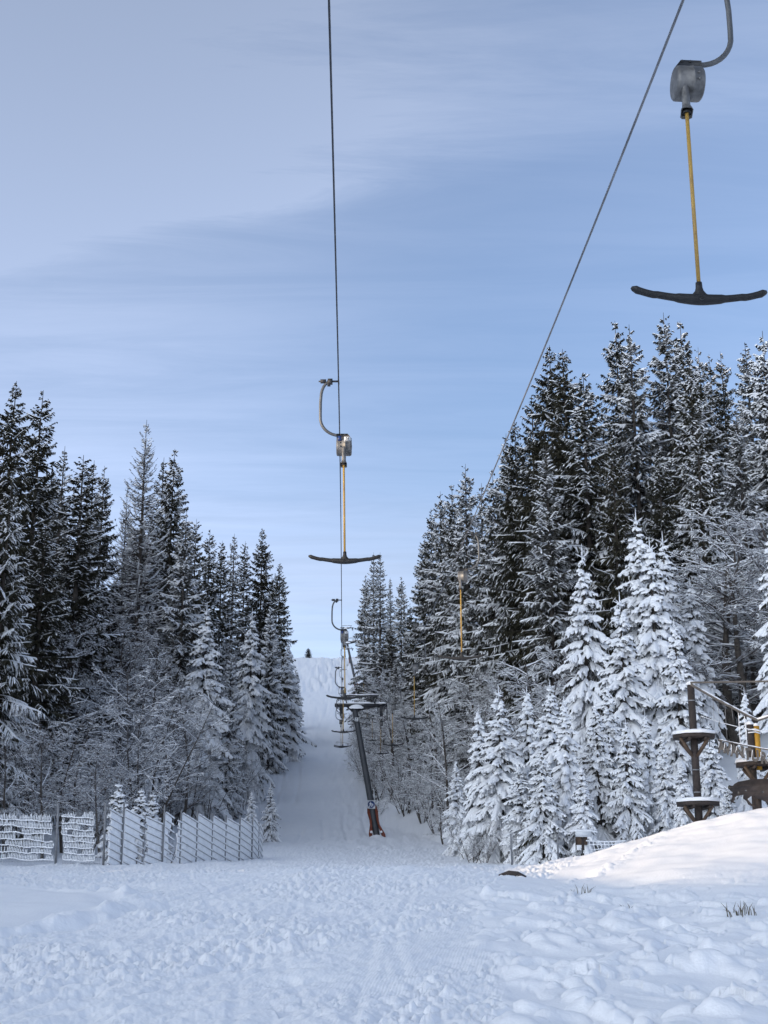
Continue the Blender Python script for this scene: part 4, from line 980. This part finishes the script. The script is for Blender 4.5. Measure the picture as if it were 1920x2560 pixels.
for k, (xl, xr, tl_, tr2, d0, d1) in enumerate(pan):
    d0, d1 = 47 + (d0 - 47) * .38, 47 + (d1 - 47) * .38
    A = zpt(xl, tl_, d0) - fence_o; B = zpt(xr, tr2, d1) - fence_o; Hh = 2.15
    nx, nzz = 14, 40; sh = MB(); idx = {}
    vv = []; qq = []
    nrm = (B - A).cross(Vector((0, 0, 1))).normalized() ; nrm = nrm if nrm.y < 0 else -nrm
    for f_ in (1, -1):
        for i in range(nx + 1):
            for j in range(nzz + 1):
                p = A.lerp(B, i / nx) - Vector((0, 0, Hh * j / nzz))
                ridge = abs(((j / nzz * 8.5) % 1) - .5)
                p = p + nrm * (f_ * (.012 + .03 * (ridge if f_ > 0 else .2)) + .012 * pnoise(i * .5 + k * 9, j * .4, 3))
                vv.append(p)
    def hole(i, j):
        u, v = (i + .5) / nx, (j + .5) / nzz; n_ = pnoise(u * 4 + k * 3.1, v * 5, 9)
        if k == 0: return u < .10 + .10 * n_ + .0 * v or (v < .3 and u < .2 + .2 * n_)
        if k == 1: return u > .80 + .18 * n_ - .12 * (v > .35)
        if k == 2: return u < .10 + .16 * n_ + .05 * (v > .4)
        if k == 3: return u > .75 - .5 * v + .4 * n_
        if k == 4: return u < .2 + .5 * n_ + .4 * abs(v - .45)
        return False
    N1 = (nx + 1) * (nzz + 1)
    solid = {(i, j): not hole(i, j) for i in range(nx) for j in range(nzz)}
    for (i, j), s_ in solid.items():
        if not s_: continue
        a = i * (nzz + 1) + j; b_ = (i + 1) * (nzz + 1) + j
        qq.append([a, a + 1, b_ + 1, b_]); qq.append([N1 + a, N1 + b_, N1 + b_ + 1, N1 + a + 1])
        for (di, dj, e0, e1) in ((-1, 0, a, a + 1), (1, 0, b_ + 1, b_), (0, -1, b_, a), (0, 1, a + 1, b_ + 1)):
            if not solid.get((i + di, j + dj), False): qq.append([e1, e0, N1 + e0, N1 + e1])
    sh.add([list(p) for p in vv], qq); pn = sh.obj('snow_panel', M_FROST, fence)
    w = MB()
    for j in range(9):
        z = -.03 - j * .25
        w.tube([A + Vector((0, 0, z)) + nrm * .045, B + Vector((0, 0, z)) + nrm * .045], .008, 5)
    w.obj('wire', M_FENCE, pn)
    w = MB()
    for j in range(9):
        xs_ = np.linspace(.02, .98, 16); w.tube([list(A.lerp(B, u) + Vector((0, 0, .012 - j * .25 + .01 * pnoise(u * 9, j, k))) + nrm * .04) for u in xs_], [max(.006, .028 + .016 * pnoise(u * 7, j * 3.3, k + 40)) for u in xs_], 6)
    w.obj('snow_ledge', M_FROST, pn, True)
    pp = MB(); q = A - (B - A).normalized() * .05; q2 = zpt(0, 0, d0)
    hgt = (.32, .18, .05, .25, .1, .1, .1, .08, .1, .08, .06, .1)[k]
    if k not in (0, 4): pp.box((q.x, q.y, q.z + hgt - 1.3), (.055, .045, 2.6)); pp.n and pp.obj('post', M_FENCE, fence)

# picket like frosted mesh further left
mesh_f = empty('mesh_fence', atd(60, 1862, 47), label='frosted wire mesh fence with icicle like pickets at the left picture edge', cat='fence')
mo = Vector(mesh_f.location)
def fp(zx, zy): return at(zx * .18083, 1980 + zy * .18083, 47.0) - mo      # pixels of the 300 px wide close look
gg = random.Random(4)
for (x0, x1, y0, y1, rows) in ((-330, 745, 285, 960, 7), (865, 1318, 270, 985, 8)):
    w = MB(); s = MB()
    ymid = lambda r, x: y0 + 70 + (y1 - y0 - 40) * r / rows + 22 * pnoise(x * .004, r * 1.7, 12) + (x - x0) * .05
    for r in range(rows):
        xs = np.arange(x0 + gg.uniform(-15, 25), x1 + gg.uniform(-40, 15), 12)
        pts = [fp(x, ymid(r, x) + 5 * gg.uniform(-1, 1)) for x in xs]
        s.tube([list(p) for p in pts], [.024 * gg.uniform(.7, 1.3) for _ in pts], 6)
        x = xs[0]
        while x < xs[-1]:
            dens = pnoise(x * .006 + 3, r * .8, 15)
            if dens > -.42 and not (x0 < 0 and r >= 4 and x < 120 and gg.random() < .6):
                top = ymid(r - 1, x) + 6 if r else y0 + gg.uniform(-15, 35)
                top = top + gg.uniform(0, 25); bt = ymid(r, x) - gg.uniform(0, 12)
                k = gg.uniform(4, 12)
                a, m_, b_ = fp(x + k, top), fp(x + k * .3, (top + bt) / 2), fp(x, bt)
                s.tube([list(a), list(m_), list(b_)], [.008, .019 * gg.uniform(.8, 1.2), .017], 5)
            x += 22
    for x in np.arange(x0, x1 + 60, 22): w.tube([fp(x, y0 - 20), fp(x, y1 + 15)], .003, 4, cap=False)
    for r in range(rows + 1): w.tube([fp(x0, y0 + (y1 - y0) * r / rows), fp(x1 + 70, y0 + (y1 - y0) * r / rows + 8)], .004, 4, cap=False)
    pn = w.obj('wire_panel', M_FENCE, mesh_f); s.obj('frost', M_FROST, pn, True)
for zx, zt, zb, wd in ((790, 160, 1010, .075), (1450, 150, 1010, .075)):
    q = MB(); a, b_ = fp(zx + (18 if zx < 1000 else 12), zt), fp(zx - 22, zb); q.beam(a, b_, wd, .06); q.obj('post', M_FENCE, mesh_f)

# ------------------------------------------------------------------ timber platforms of the rope course
DP = 43.0
def platform(parent, c, rad, zrot, thick=.11):
    """octagonal deck, its snow and four struts, centre c in the parent's space"""
    ang = np.arange(8) * math.pi / 4 + zrot
    d = MB()
    V = [(c[0] + rad * math.cos(a), c[1] + rad * math.sin(a), c[2] + z) for z in (-thick, 0) for a in ang]
    d.add(V, [[k, (k + 1) % 8, 8 + (k + 1) % 8, 8 + k] for k in range(8)], [[8, 8 + k, 8 + k + 1] for k in range(1, 7)] + [[0, k + 1, k] for k in range(1, 7)])
    for a in (0, 1): d.box((c[0] + (.25 if a else -.25), c[1], c[2] - thick - .05), (.08, rad * 1.7, .10))
    dk = d.obj('deck', M_WOODD, parent)
    s = MB(); rr = [(1.03, 0.004), (1.05, .05), (1.02, .095), (.93, .125), (.5, .14), (.0, .145)]
    V = [(c[0] + rad * r * math.cos(a), c[1] + rad * r * math.sin(a), c[2] + z * (1 + .06 * math.sin(5 * a + r * 3))) for r, z in rr for a in ang]
    s.add(V, [[r * 8 + k, r * 8 + (k + 1) % 8, (r + 1) * 8 + (k + 1) % 8, (r + 1) * 8 + k] for r in range(5) for k in range(8)])
    s.obj('snow_layer', M_SNOW, dk)
    for a in (zrot + math.pi / 8 + k * math.pi / 2 for k in range(4)):
        t = MB(); t.beam((c[0] + .08 * math.cos(a), c[1] + .08 * math.sin(a), c[2] - .68), (c[0] + rad * .86 * math.cos(a), c[1] + rad * .86 * math.sin(a), c[2] - thick - .03), .075, .075)
        t.obj('strut', M_WOOD, dk)
base = at(1749, 2075, DP); base.z -= .4
tp = empty('timber_platform_post', base, label='dark timber post carrying two snowy octagonal platforms', cat='platform')
topz = at_y(1722, 1713, base.y).z - base.z
q = MB(); q.box((0, 0, topz / 2), (.205, .205, topz), taper=.94); q.obj('post', M_WOODD, tp)
q = MB(); q.lathe([(.15, 0), (.16, .05), (.10, .11), (0, .13)], (0, 0, topz + .002), 'Z', 10); q.obj('snow_cap', M_SNOW, tp, True)
for zc_ in (at_y(1728, 1752, base.y).z, at_y(1741, 1925, base.y).z, at_y(1746, 1981, base.y).z):
    q = MB(); q.box((0, 0, zc_ - base.z), (.216, .216, .035)); q.obj('strap', M_FENCE, tp)
platform(tp, (0, 0, at_y(1737, 1838, base.y).z - base.z), .70, R(12))
platform(tp, (0, 0, at_y(1748, 2006, base.y).z - base.z), .70, R(12))
base2 = at(1907, 2070, DP); base2.z -= .4
tp2 = empty('timber_platform_post', base2, label='timber post with yellow pad and one platform at the right picture edge', cat='platform')
top2 = at_y(1892, 1812, base2.y).z - base2.z
q = MB(); q.box((-.17, 0, top2 / 2), (.17, .2, top2)); q.obj('post', M_WOODD, tp2)
q = MB(); z0, z1 = at_y(1908, 1925, base2.y).z - base2.z, at_y(1908, 1816, base2.y).z - base2.z
q.box((.015, -.05, (z0 + z1) / 2), (.15, .16, z1 - z0)); q.obj('pad', M_YPOST, tp2)
q = MB(); q.lathe([(.12, 0), (.13, .05), (.08, .10), (0, .12)], (-.17, 0, top2 + .002), 'Z', 10); q.lathe([(.10, 0), (.11, .04), (.06, .09), (0, .10)], (.015, -.05, z1 + .002), 'Z', 10); q.obj('snow_cap', M_SNOW, tp2, True)
for zz in (at_y(1900, 1826, base2.y).z, at_y(1900, 1833, base2.y).z):
    q = MB(); q.tube([(-.28, -.14, zz - base2.z), (-.05, -.16, zz - base2.z + .02), (.12, -.15, zz - base2.z - .03)], .022, 6); q.obj('rope_wrap', M_FROST, tp2, True)
platform(tp2, (0, 0, at_y(1907, 1908, base2.y).z - base2.z), .72, R(12))
def cable(name, pts, r, m, label, cat='rope', snow=True):
    q = MB(); q.tube([list(p) for p in pts], r, 8); o = q.obj(name, m, None, True); tag(o, label, cat)
    if snow:
        s = MB(); p = np.array([list(x) for x in pts]); n = len(p)
        e = np.where((np.arange(n) == 0) | (np.arange(n) == n - 1), .3, 1.0) * np.random.default_rng(n).uniform(.7, 1.25, n)
        arch_strips(s, (p + [0, 0, r * .7])[None], (r * .95 * e)[None], (r * .9 * e)[None]); s.obj('snow', M_SNOW, o, True)
    return o
def line(p0, p1, n, D, sag=0, D1=None):
    return [at(p0[0] + (p1[0] - p0[0]) * u, p0[1] + (p1[1] - p0[1]) * u + 4 * sag * u * (1 - u), D + ((D1 or D) - D) * u) for u in np.linspace(0, 1, n)]
cable('guide_beam', line((1726, 1706.5), (2010, 1702), 14, DP), .032, M_BOARD, 'level pale pole running off to the right from the timber post top', 'beam', False)
cable('thick_rope', line((1727, 1711), (1892, 1800), 16, DP, 2) + line((1896, 1800), (2010, 1762), 10, DP), .044, M_BOARD, 'thick snow topped rope dipping from the timber post to the yellow pad')
ro = cable('hand_line', line((1752, 1790), (1890, 1826), 14, DP + .3, 3) + line((1900, 1828), (2000, 1824), 6, DP + .3), .012, M_FROST, 'thin frosted hand line between the timber posts', 'rope', False)
lo = cable('foot_rope', line((1796, 1849), (1920, 1874), 14, DP - .2, 1) + line((1930, 1876), (2010, 1880), 5, DP - .2), .022, M_BOARD, 'snowy foot rope carrying the letter boards by the platform')
for k, (xa, ya, xb_, yb) in enumerate(((1782, 1742, 1786, 1820), (1795, 1752, 1801, 1840), (1812, 1762, 1818, 1852), (1829, 1770, 1833, 1800), (1846, 1782, 1851, 1860), (1861, 1790, 1868, 1864))):
    cable('hanger_cord', [at(xa, ya, DP), at((xa + xb_) / 2, (ya + yb) / 2, DP), at(xb_, yb, DP - .1)], .007 if k < 4 else .012, M_FENCE if k < 4 else M_FROST,
          'thin cord hanging from the thick rope, %s from the timber post' % ORD[k], 'cord', False)['group'] = 'cords hanging from the thick rope'
ls = empty('letter_sign', at(1860, 1880, DP - .2), label='row of grey cut out letters AVANTURA hung with snow under the foot rope', cat='sign')
lo_ = Vector(ls.location)
for k, chs in enumerate('AVANTURA'):
    px = (1804, 1819, 1835, 1849, 1869, 1888, 1909, 1929)[k]; py = 1849 + (px - 1796) * .205 + 15 + k * .8
    q = MB(); M_ = Matrix.Translation(at(px, py + 4, DP - .2) - lo_) @ Matrix.Rotation(R(90), 4, 'X') @ Matrix.Diagonal((.78, 1.15, 1, 1))
    text_mb(q, chs, .42, M_, .05, .018); lt = q.obj('letter', M_BOARD, ls)
    s = MB(); a = at(px - 7, py - 12, DP - .24) - lo_; b_ = at(px - 8 - (3 if k % 2 else 0), py + 4 + 6 * (k % 3), DP - .24) - lo_
    s.tube([list(a), list((a + b_) / 2 + Vector((.01, 0, 0))), list(b_)], [.012, .009, .006], 6); s.obj('icicle', M_FROST, lt, True)
# dark timber animal cut-out on a post
an = empty('animal_cutout', at(1905, 2075, DP - 1.0), label='dark brown wooden four legged animal cutout standing on a post', cat='cutout')
ao = Vector(an.location)
zq = lambda zx, zy: at(1780 + zx * .08439, 1920 + zy * .08439, DP - 1.0) - ao
out = [(1950, 300), (1650, 280), (1300, 290), (1050, 335), (870, 370), (760, 440), (700, 500), (600, 480), (565, 520), (570, 580), (640, 650), (690, 690), (680, 730), (590, 725), (560, 745), (640, 760), (680, 800), (660, 880),
       (610, 960), (640, 1000), (720, 1025), (700, 960), (730, 870), (790, 810), (900, 790), (1010, 765), (990, 880), (1090, 960), (1130, 1060), (1270, 1140), (1310, 1120), (1200, 1020), (1110, 900), (1230, 810), (1320, 800),
       (1420, 900), (1560, 930), (1660, 980), (1700, 1080), (1800, 1090), (1780, 960), (1900, 900), (2100, 880), (2200, 1080), (2260, 1060), (2230, 860), (2330, 700), (2300, 450), (2150, 340)]
q = MB(); q.prism([(zq(a, b_).x, zq(a, b_).z) for a, b_ in out][::-1], .06); bd = q.obj('body', M_WOODD, an)
for (a, b_, wx, wz) in ((1080, 640, .035, .022), (1585, 685, .04, .035), (850, 700, .03, .045)):
    q = MB(); c = zq(a, b_); q.prism([(c.x + wx * math.cos(t) * (1 if t else 1), c.z + wz * math.sin(t)) for t in np.linspace(0, 2 * np.pi, 10, endpoint=False)], .068); q.obj('inset', M_ALU if a != 850 else M_BOARD, bd)
q = MB(); q.box((zq(1460, 0).x, .09, (zq(0, 850).z - .5) / 2), (.17, .10, zq(0, 850).z + .5)); q.obj('post', M_WOODD, an)

# ------------------------------------------------------------------ info board, rope net and thin posts beside the bank
D_ = 43.6
ib = empty('info_board', at(1456, 2118, D_), label='small wooden info board with a white panel under a snowy roof', cat='sign')
io = Vector(ib.location); cz = lambda zx, zy, dd=0: at(1380 + zx * .18083, 2040 + zy * .18083, D_ + dd) - io
def rect(a, b_, thick, dd=0):
    q = MB(); p0, p1 = cz(*a, dd), cz(*b_, dd); q.box(((p0.x + p1.x) / 2, p0.y, (p0.z + p1.z) / 2), (abs(p1.x - p0.x), thick, abs(p1.z - p0.z))); return q
rect((322, 212), (545, 286), .03).obj('panel', M_WHITE, ib)
q = rect((395, 226), (455, 231), .036, -.0); a = rect((360, 238), (510, 242), .036); q.add(np.concatenate(a.v), np.concatenate(a.q)); q.obj('lettering', M_TEXT, ib)
rect((328, 292), (480, 400), .25, .25).obj('box', M_WOOD, ib)
for (x0, x1) in ((322, 332), (405, 440)): rect((x0, 292), (x1, 470), .05, .1).obj('post', M_WOODD, ib)
s = MB(); xs = np.linspace(300, 620, 9); arch_strips(s, np.array([[list(cz(x, 206 + (14 if x > 560 else 0), .1)) for x in xs]]), np.full((1, 9), .08) * np.array([.5, 1, 1, 1, 1, 1, 1, .9, .4]), np.full((1, 9), .045)); s.obj('snow_layer', M_SNOW, ib, True)
net = empty('rope_net', at(1515, 2112, D_ - 1), label='white frosted rope net low over the snow beside the info board', cat='net')
no = Vector(net.location); nz = lambda zx, zy: at(1380 + zx * .18083, 2040 + zy * .18083, D_ - 1) - no
q = MB()
q.tube([list(nz(x, 340 + 14 * math.sin((x - 470) / 560 * math.pi))) for x in np.linspace(470, 1030, 14)], .022, 6)
q.tube([list(nz(x, 396 - 2 * math.sin((x - 500) / 500 * math.pi))) for x in np.linspace(510, 985, 12)], .015, 6)
q.tube([list(nz(x, 468 - 60 * ((x - 540) / 420) ** 1.3)) for x in np.linspace(540, 930, 10)], .014, 6)
for k, x in enumerate(np.linspace(515, 980, 10)): q.tube([list(nz(x, 352)), list(nz(x + 14, 420)), list(nz(x + 34, 500 - 90 * k / 9))], .014, 6)
q.obj('rope_mesh', M_FROST, net, True)
for k, (x, t_, b_, lb) in enumerate(((1277, 2085, 2156, 'left one of the thin grey posts in front of the young spruces'), (1393, 2085, 2143, 'right one of the thin grey posts in front of the young spruces'))):
    q = MB(); a, c = at(x, t_, 43), at(x + 3, b_ + 6, 43); q.tube([list(a), list(c)], .03, 6); o = q.obj('thin_post', M_FENCE, None)
    tag(o, lb, 'post', 'thin posts by the young spruces')
cable('wire_strand', line((1277, 2098), (1393, 2093), 8, 43, 3) + line((1396, 2094), (1436, 2096), 3, 43), .006, M_FENCE, 'thin sagging wire strung between the thin grey posts', 'wire', False)
# half buried dark log with a hollow under it
hl = at(1280, 2186, 25.5); zg = hz(hl.x, hl.y)
q = MB(); q.tube([(hl.x - .24, hl.y - .1, zg + .015), (hl.x - .05, hl.y - .06, zg + .06), (hl.x + .1, hl.y, zg + .05), (hl.x + .24, hl.y + .05, zg - .01)], [.05, .075, .07, .06], 9); q.tube([(hl.x + .12, hl.y - .18, zg + .03), (hl.x + .22, hl.y + .2, zg + .0)], .04, 7)
tag(q.obj('log', M_WOODD, None, True), 'dark half buried log sticking out of the snow at the foot of the bank', 'log')
# dry grass tufts
for k, (px, py, D, n, h, lb) in enumerate(((1458, 2250, 20.5, 12, .16, 'small dry grass tuft in the hollow below the bank'), (1853, 2322, 17.0, 22, .17, 'larger dry grass tuft near the right picture edge'),
                                           (1562, 2285, 18.4, 4, .10, 'few single dry stalks between the two grass tufts'))):
    c = at(px, py, D); zg = hz(c.x, c.y); c = Vector((c.x, c.y, zg + .02)); q = MB(); g3 = random.Random(k)
    for j in range(n):
        b0 = c + Vector((g3.gauss(0, .012 * n ** .7), g3.gauss(0, .03 * n ** .5), 0)); L = h * g3.uniform(.4, 1.2); dx_ = g3.gauss(0, .5) - .1
        q.tube([list(b0 - Vector((0, 0, .1))), list(b0 + Vector((dx_ * L * .4, 0, L * .6))), list(b0 + Vector((dx_ * L, g3.gauss(0, .02), L)))], [.006, .005, .001], 4)
    tag(q.obj('grass_tuft', M_GRASS, None), lb, 'grass tuft')

# ------------------------------------------------------------------ sun, sky, camera
SUN_AZ, SUN_EL = R(-118), R(9)                  # azimuth from +Y clockwise
S_ = Vector((math.sin(SUN_AZ) * math.cos(SUN_EL), math.cos(SUN_AZ) * math.cos(SUN_EL), math.sin(SUN_EL)))
ld = bpy.data.lights.new('sun', 'SUN'); ld.energy = 2.4; ld.angle = R(1.2); ld.color = (1.0, .75, .48)
lo2 = bpy.data.objects.new('sun', ld); COL.objects.link(lo2); lo2.rotation_euler = S_.to_track_quat('Z', 'Y').to_euler(); lo2.location = S_ * 60 + Vector((0, 0, 30))

W = bpy.data.worlds.new('World'); SC.world = W; W.use_nodes = True
nt = W.node_tree; N = nt.nodes.new; LK = nt.links.new
bg = nt.nodes['Background']
sky = N('ShaderNodeTexSky'); sky.sky_type = 'NISHITA'; sky.sun_disc = False; sky.sun_elevation = SUN_EL; sky.sun_rotation = SUN_AZ
sky.air_density = 1.0; sky.dust_density = .6; sky.ozone_density = 2.4; sky.altitude = 900
tc = N('ShaderNodeTexCoord')
def vec(v):
    n = N('ShaderNodeCombineXYZ')
    for k in range(3): n.inputs[k].default_value = v[k]
    return n.outputs[0]
def math_(op, a, b=None, clamp=False):
    n = N('ShaderNodeMath'); n.operation = op; n.use_clamp = clamp
    for k, x in enumerate((a, b)):
        if x is None: continue
        if isinstance(x, (int, float)): n.inputs[k].default_value = x
        else: LK(x, n.inputs[k])
    return n.outputs[0]
def dot(a, b):
    n = N('ShaderNodeVectorMath'); n.operation = 'DOT_PRODUCT'; LK(a, n.inputs[0]); LK(b, n.inputs[1]); return n.outputs['Value']
def ramp(x, lo, hi, t0=0., t1=1.):
    n = N('ShaderNodeMapRange'); n.interpolation_type = 'SMOOTHSTEP'; n.inputs['From Min'].default_value = lo; n.inputs['From Max'].default_value = hi
    n.inputs['To Min'].default_value = t0; n.inputs['To Max'].default_value = t1; LK(x, n.inputs['Value']); return n.outputs['Result']
G = tc.outputs['Generated']
sep = N('ShaderNodeSeparateXYZ'); LK(G, sep.inputs[0])
den = math_('ADD', math_('MAXIMUM', sep.outputs['Z'], 0.0), .12)
cx_, cy_ = math_('DIVIDE', sep.outputs['X'], den), math_('DIVIDE', sep.outputs['Y'], den)
def cloud_noise(sx, sy, rot, det=6, rough=.6, dist=.6):
    cb = N('ShaderNodeCombineXYZ'); LK(cx_, cb.inputs[0]); LK(cy_, cb.inputs[1])
    mp = N('ShaderNodeMapping'); mp.inputs['Rotation'].default_value[2] = rot; mp.inputs['Scale'].default_value = (sx, sy, 1); LK(cb.outputs[0], mp.inputs['Vector'])
    n = N('ShaderNodeTexNoise'); n.inputs['Scale'].default_value = 1; n.inputs['Detail'].default_value = det; n.inputs['Roughness'].default_value = rough; n.inputs['Distortion'].default_value = dist
    LK(mp.outputs[0], n.inputs['Vector']); return n.outputs['Fac']
n_big = cloud_noise(.7, 2.2, R(-14), 4); n_str = cloud_noise(1.6, 9, R(-20), 8, .65); n_hor = cloud_noise(.5, 2.6, R(2), 4); n_fine = cloud_noise(5, 22, R(-24), 7, .7, .4)
d1, d2 = (atd(0, 575, 1) - Vector((0, 0, EYE))).normalized(), (atd(1050, 372, 1) - Vector((0, 0, EYE))).normalized()
nv = d1.cross(d2).normalized(); nv = nv if nv.z > 0 else -nv
edge = math_('ADD', dot(G, vec(nv)), math_('MULTIPLY', math_('SUBTRACT', n_str, .5), .035))
dL = (atd(-200, 300, 1) - Vector((0, 0, EYE))).normalized(); 
side = ramp(math_('ADD', sep.outputs['X'], math_('MULTIPLY', math_('SUBTRACT', n_big, .5), .3)), -.05, .18, 1.0, .38)
veil = math_('MULTIPLY', math_('MULTIPLY', ramp(edge, -.012, .022), side), math_('ADD', .30, math_('ADD', math_('MULTIPLY', ramp(n_str, .3, .7), .50), math_('MULTIPLY', ramp(n_fine, .25, .75), .35))))
low = math_('MULTIPLY', ramp(sep.outputs['Z'], .42, .13), math_('ADD', .45, math_('MULTIPLY', ramp(n_hor, .3, .7), .55)))
leftlow = math_('MULTIPLY', ramp(sep.outputs['X'], .12, -.28), math_('ADD', .34, math_('MULTIPLY', n_str, .6)))
cl = math_('ADD', math_('MULTIPLY', veil, .62), math_('ADD', math_('MULTIPLY', leftlow, ramp(sep.outputs['Z'], .1, .3)), math_('ADD', ramp(sep.outputs['Z'], .3, .6, 0, .28), math_('ADD', .04, math_('MULTIPLY', ramp(n_str, .3, .68), .10)))), True)
lowf = math_('MULTIPLY', low, .75, True)
bw = N('ShaderNodeRGBToBW'); LK(sky.outputs[0], bw.inputs[0])
tint = N('ShaderNodeMix'); tint.data_type = 'RGBA'; tint.blend_type = 'MULTIPLY'; tint.inputs['Factor'].default_value = 1
LK(bw.outputs[0], tint.inputs['A']); tint.inputs['B'].default_value = (1.30, 1.92, 2.76, 1)
lowt = N('ShaderNodeMix'); lowt.data_type = 'RGBA'; lowt.blend_type = 'MULTIPLY'; lowt.inputs['Factor'].default_value = 1
LK(bw.outputs[0], lowt.inputs['A']); lowt.inputs['B'].default_value = (.86, 1.08, 1.30, 1)
mixl = N('ShaderNodeMix'); mixl.data_type = 'RGBA'; LK(lowf, mixl.inputs['Factor']); LK(sky.outputs[0], mixl.inputs['A']); LK(lowt.outputs['Result'], mixl.inputs['B'])
mixc = N('ShaderNodeMix'); mixc.data_type = 'RGBA'; LK(cl, mixc.inputs['Factor']); LK(mixl.outputs['Result'], mixc.inputs['A']); LK(tint.outputs['Result'], mixc.inputs['B'])
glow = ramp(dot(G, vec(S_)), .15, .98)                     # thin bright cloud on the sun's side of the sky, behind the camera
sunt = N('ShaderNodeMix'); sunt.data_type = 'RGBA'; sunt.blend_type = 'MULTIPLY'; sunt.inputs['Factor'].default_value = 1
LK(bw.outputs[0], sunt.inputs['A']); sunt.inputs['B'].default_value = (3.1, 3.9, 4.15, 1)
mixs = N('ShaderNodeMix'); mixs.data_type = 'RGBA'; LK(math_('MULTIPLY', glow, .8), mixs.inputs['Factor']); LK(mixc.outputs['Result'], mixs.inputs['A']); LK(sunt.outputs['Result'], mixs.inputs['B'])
wb = N('ShaderNodeMix'); wb.data_type = 'RGBA'; wb.blend_type = 'MULTIPLY'; wb.inputs['Factor'].default_value = 1; wb.inputs['B'].default_value = (1.165, .985, .985, 1)
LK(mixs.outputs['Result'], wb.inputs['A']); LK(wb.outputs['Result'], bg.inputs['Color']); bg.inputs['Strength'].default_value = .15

cam = bpy.data.cameras.new('camera'); co = bpy.data.objects.new('camera', cam); COL.objects.link(co)
cam.sensor_fit = 'VERTICAL'; cam.sensor_height = 36; cam.sensor_width = 27; cam.lens = FPX / 2560 * 36
cam.clip_start = .1; cam.clip_end = 9000
co.location = (0, 0, EYE); co.rotation_euler = (R(90) + PITCH, 0, 0)
SC.camera = co
vs = SC.view_settings; vs.view_transform = 'Standard'; vs.look = 'None'; vs.exposure = .90; vs.gamma = 1; vs.use_curve_mapping = False
SC.cycles.max_bounces = 6; SC.cycles.diffuse_bounces = 4; SC.cycles.use_denoising = True
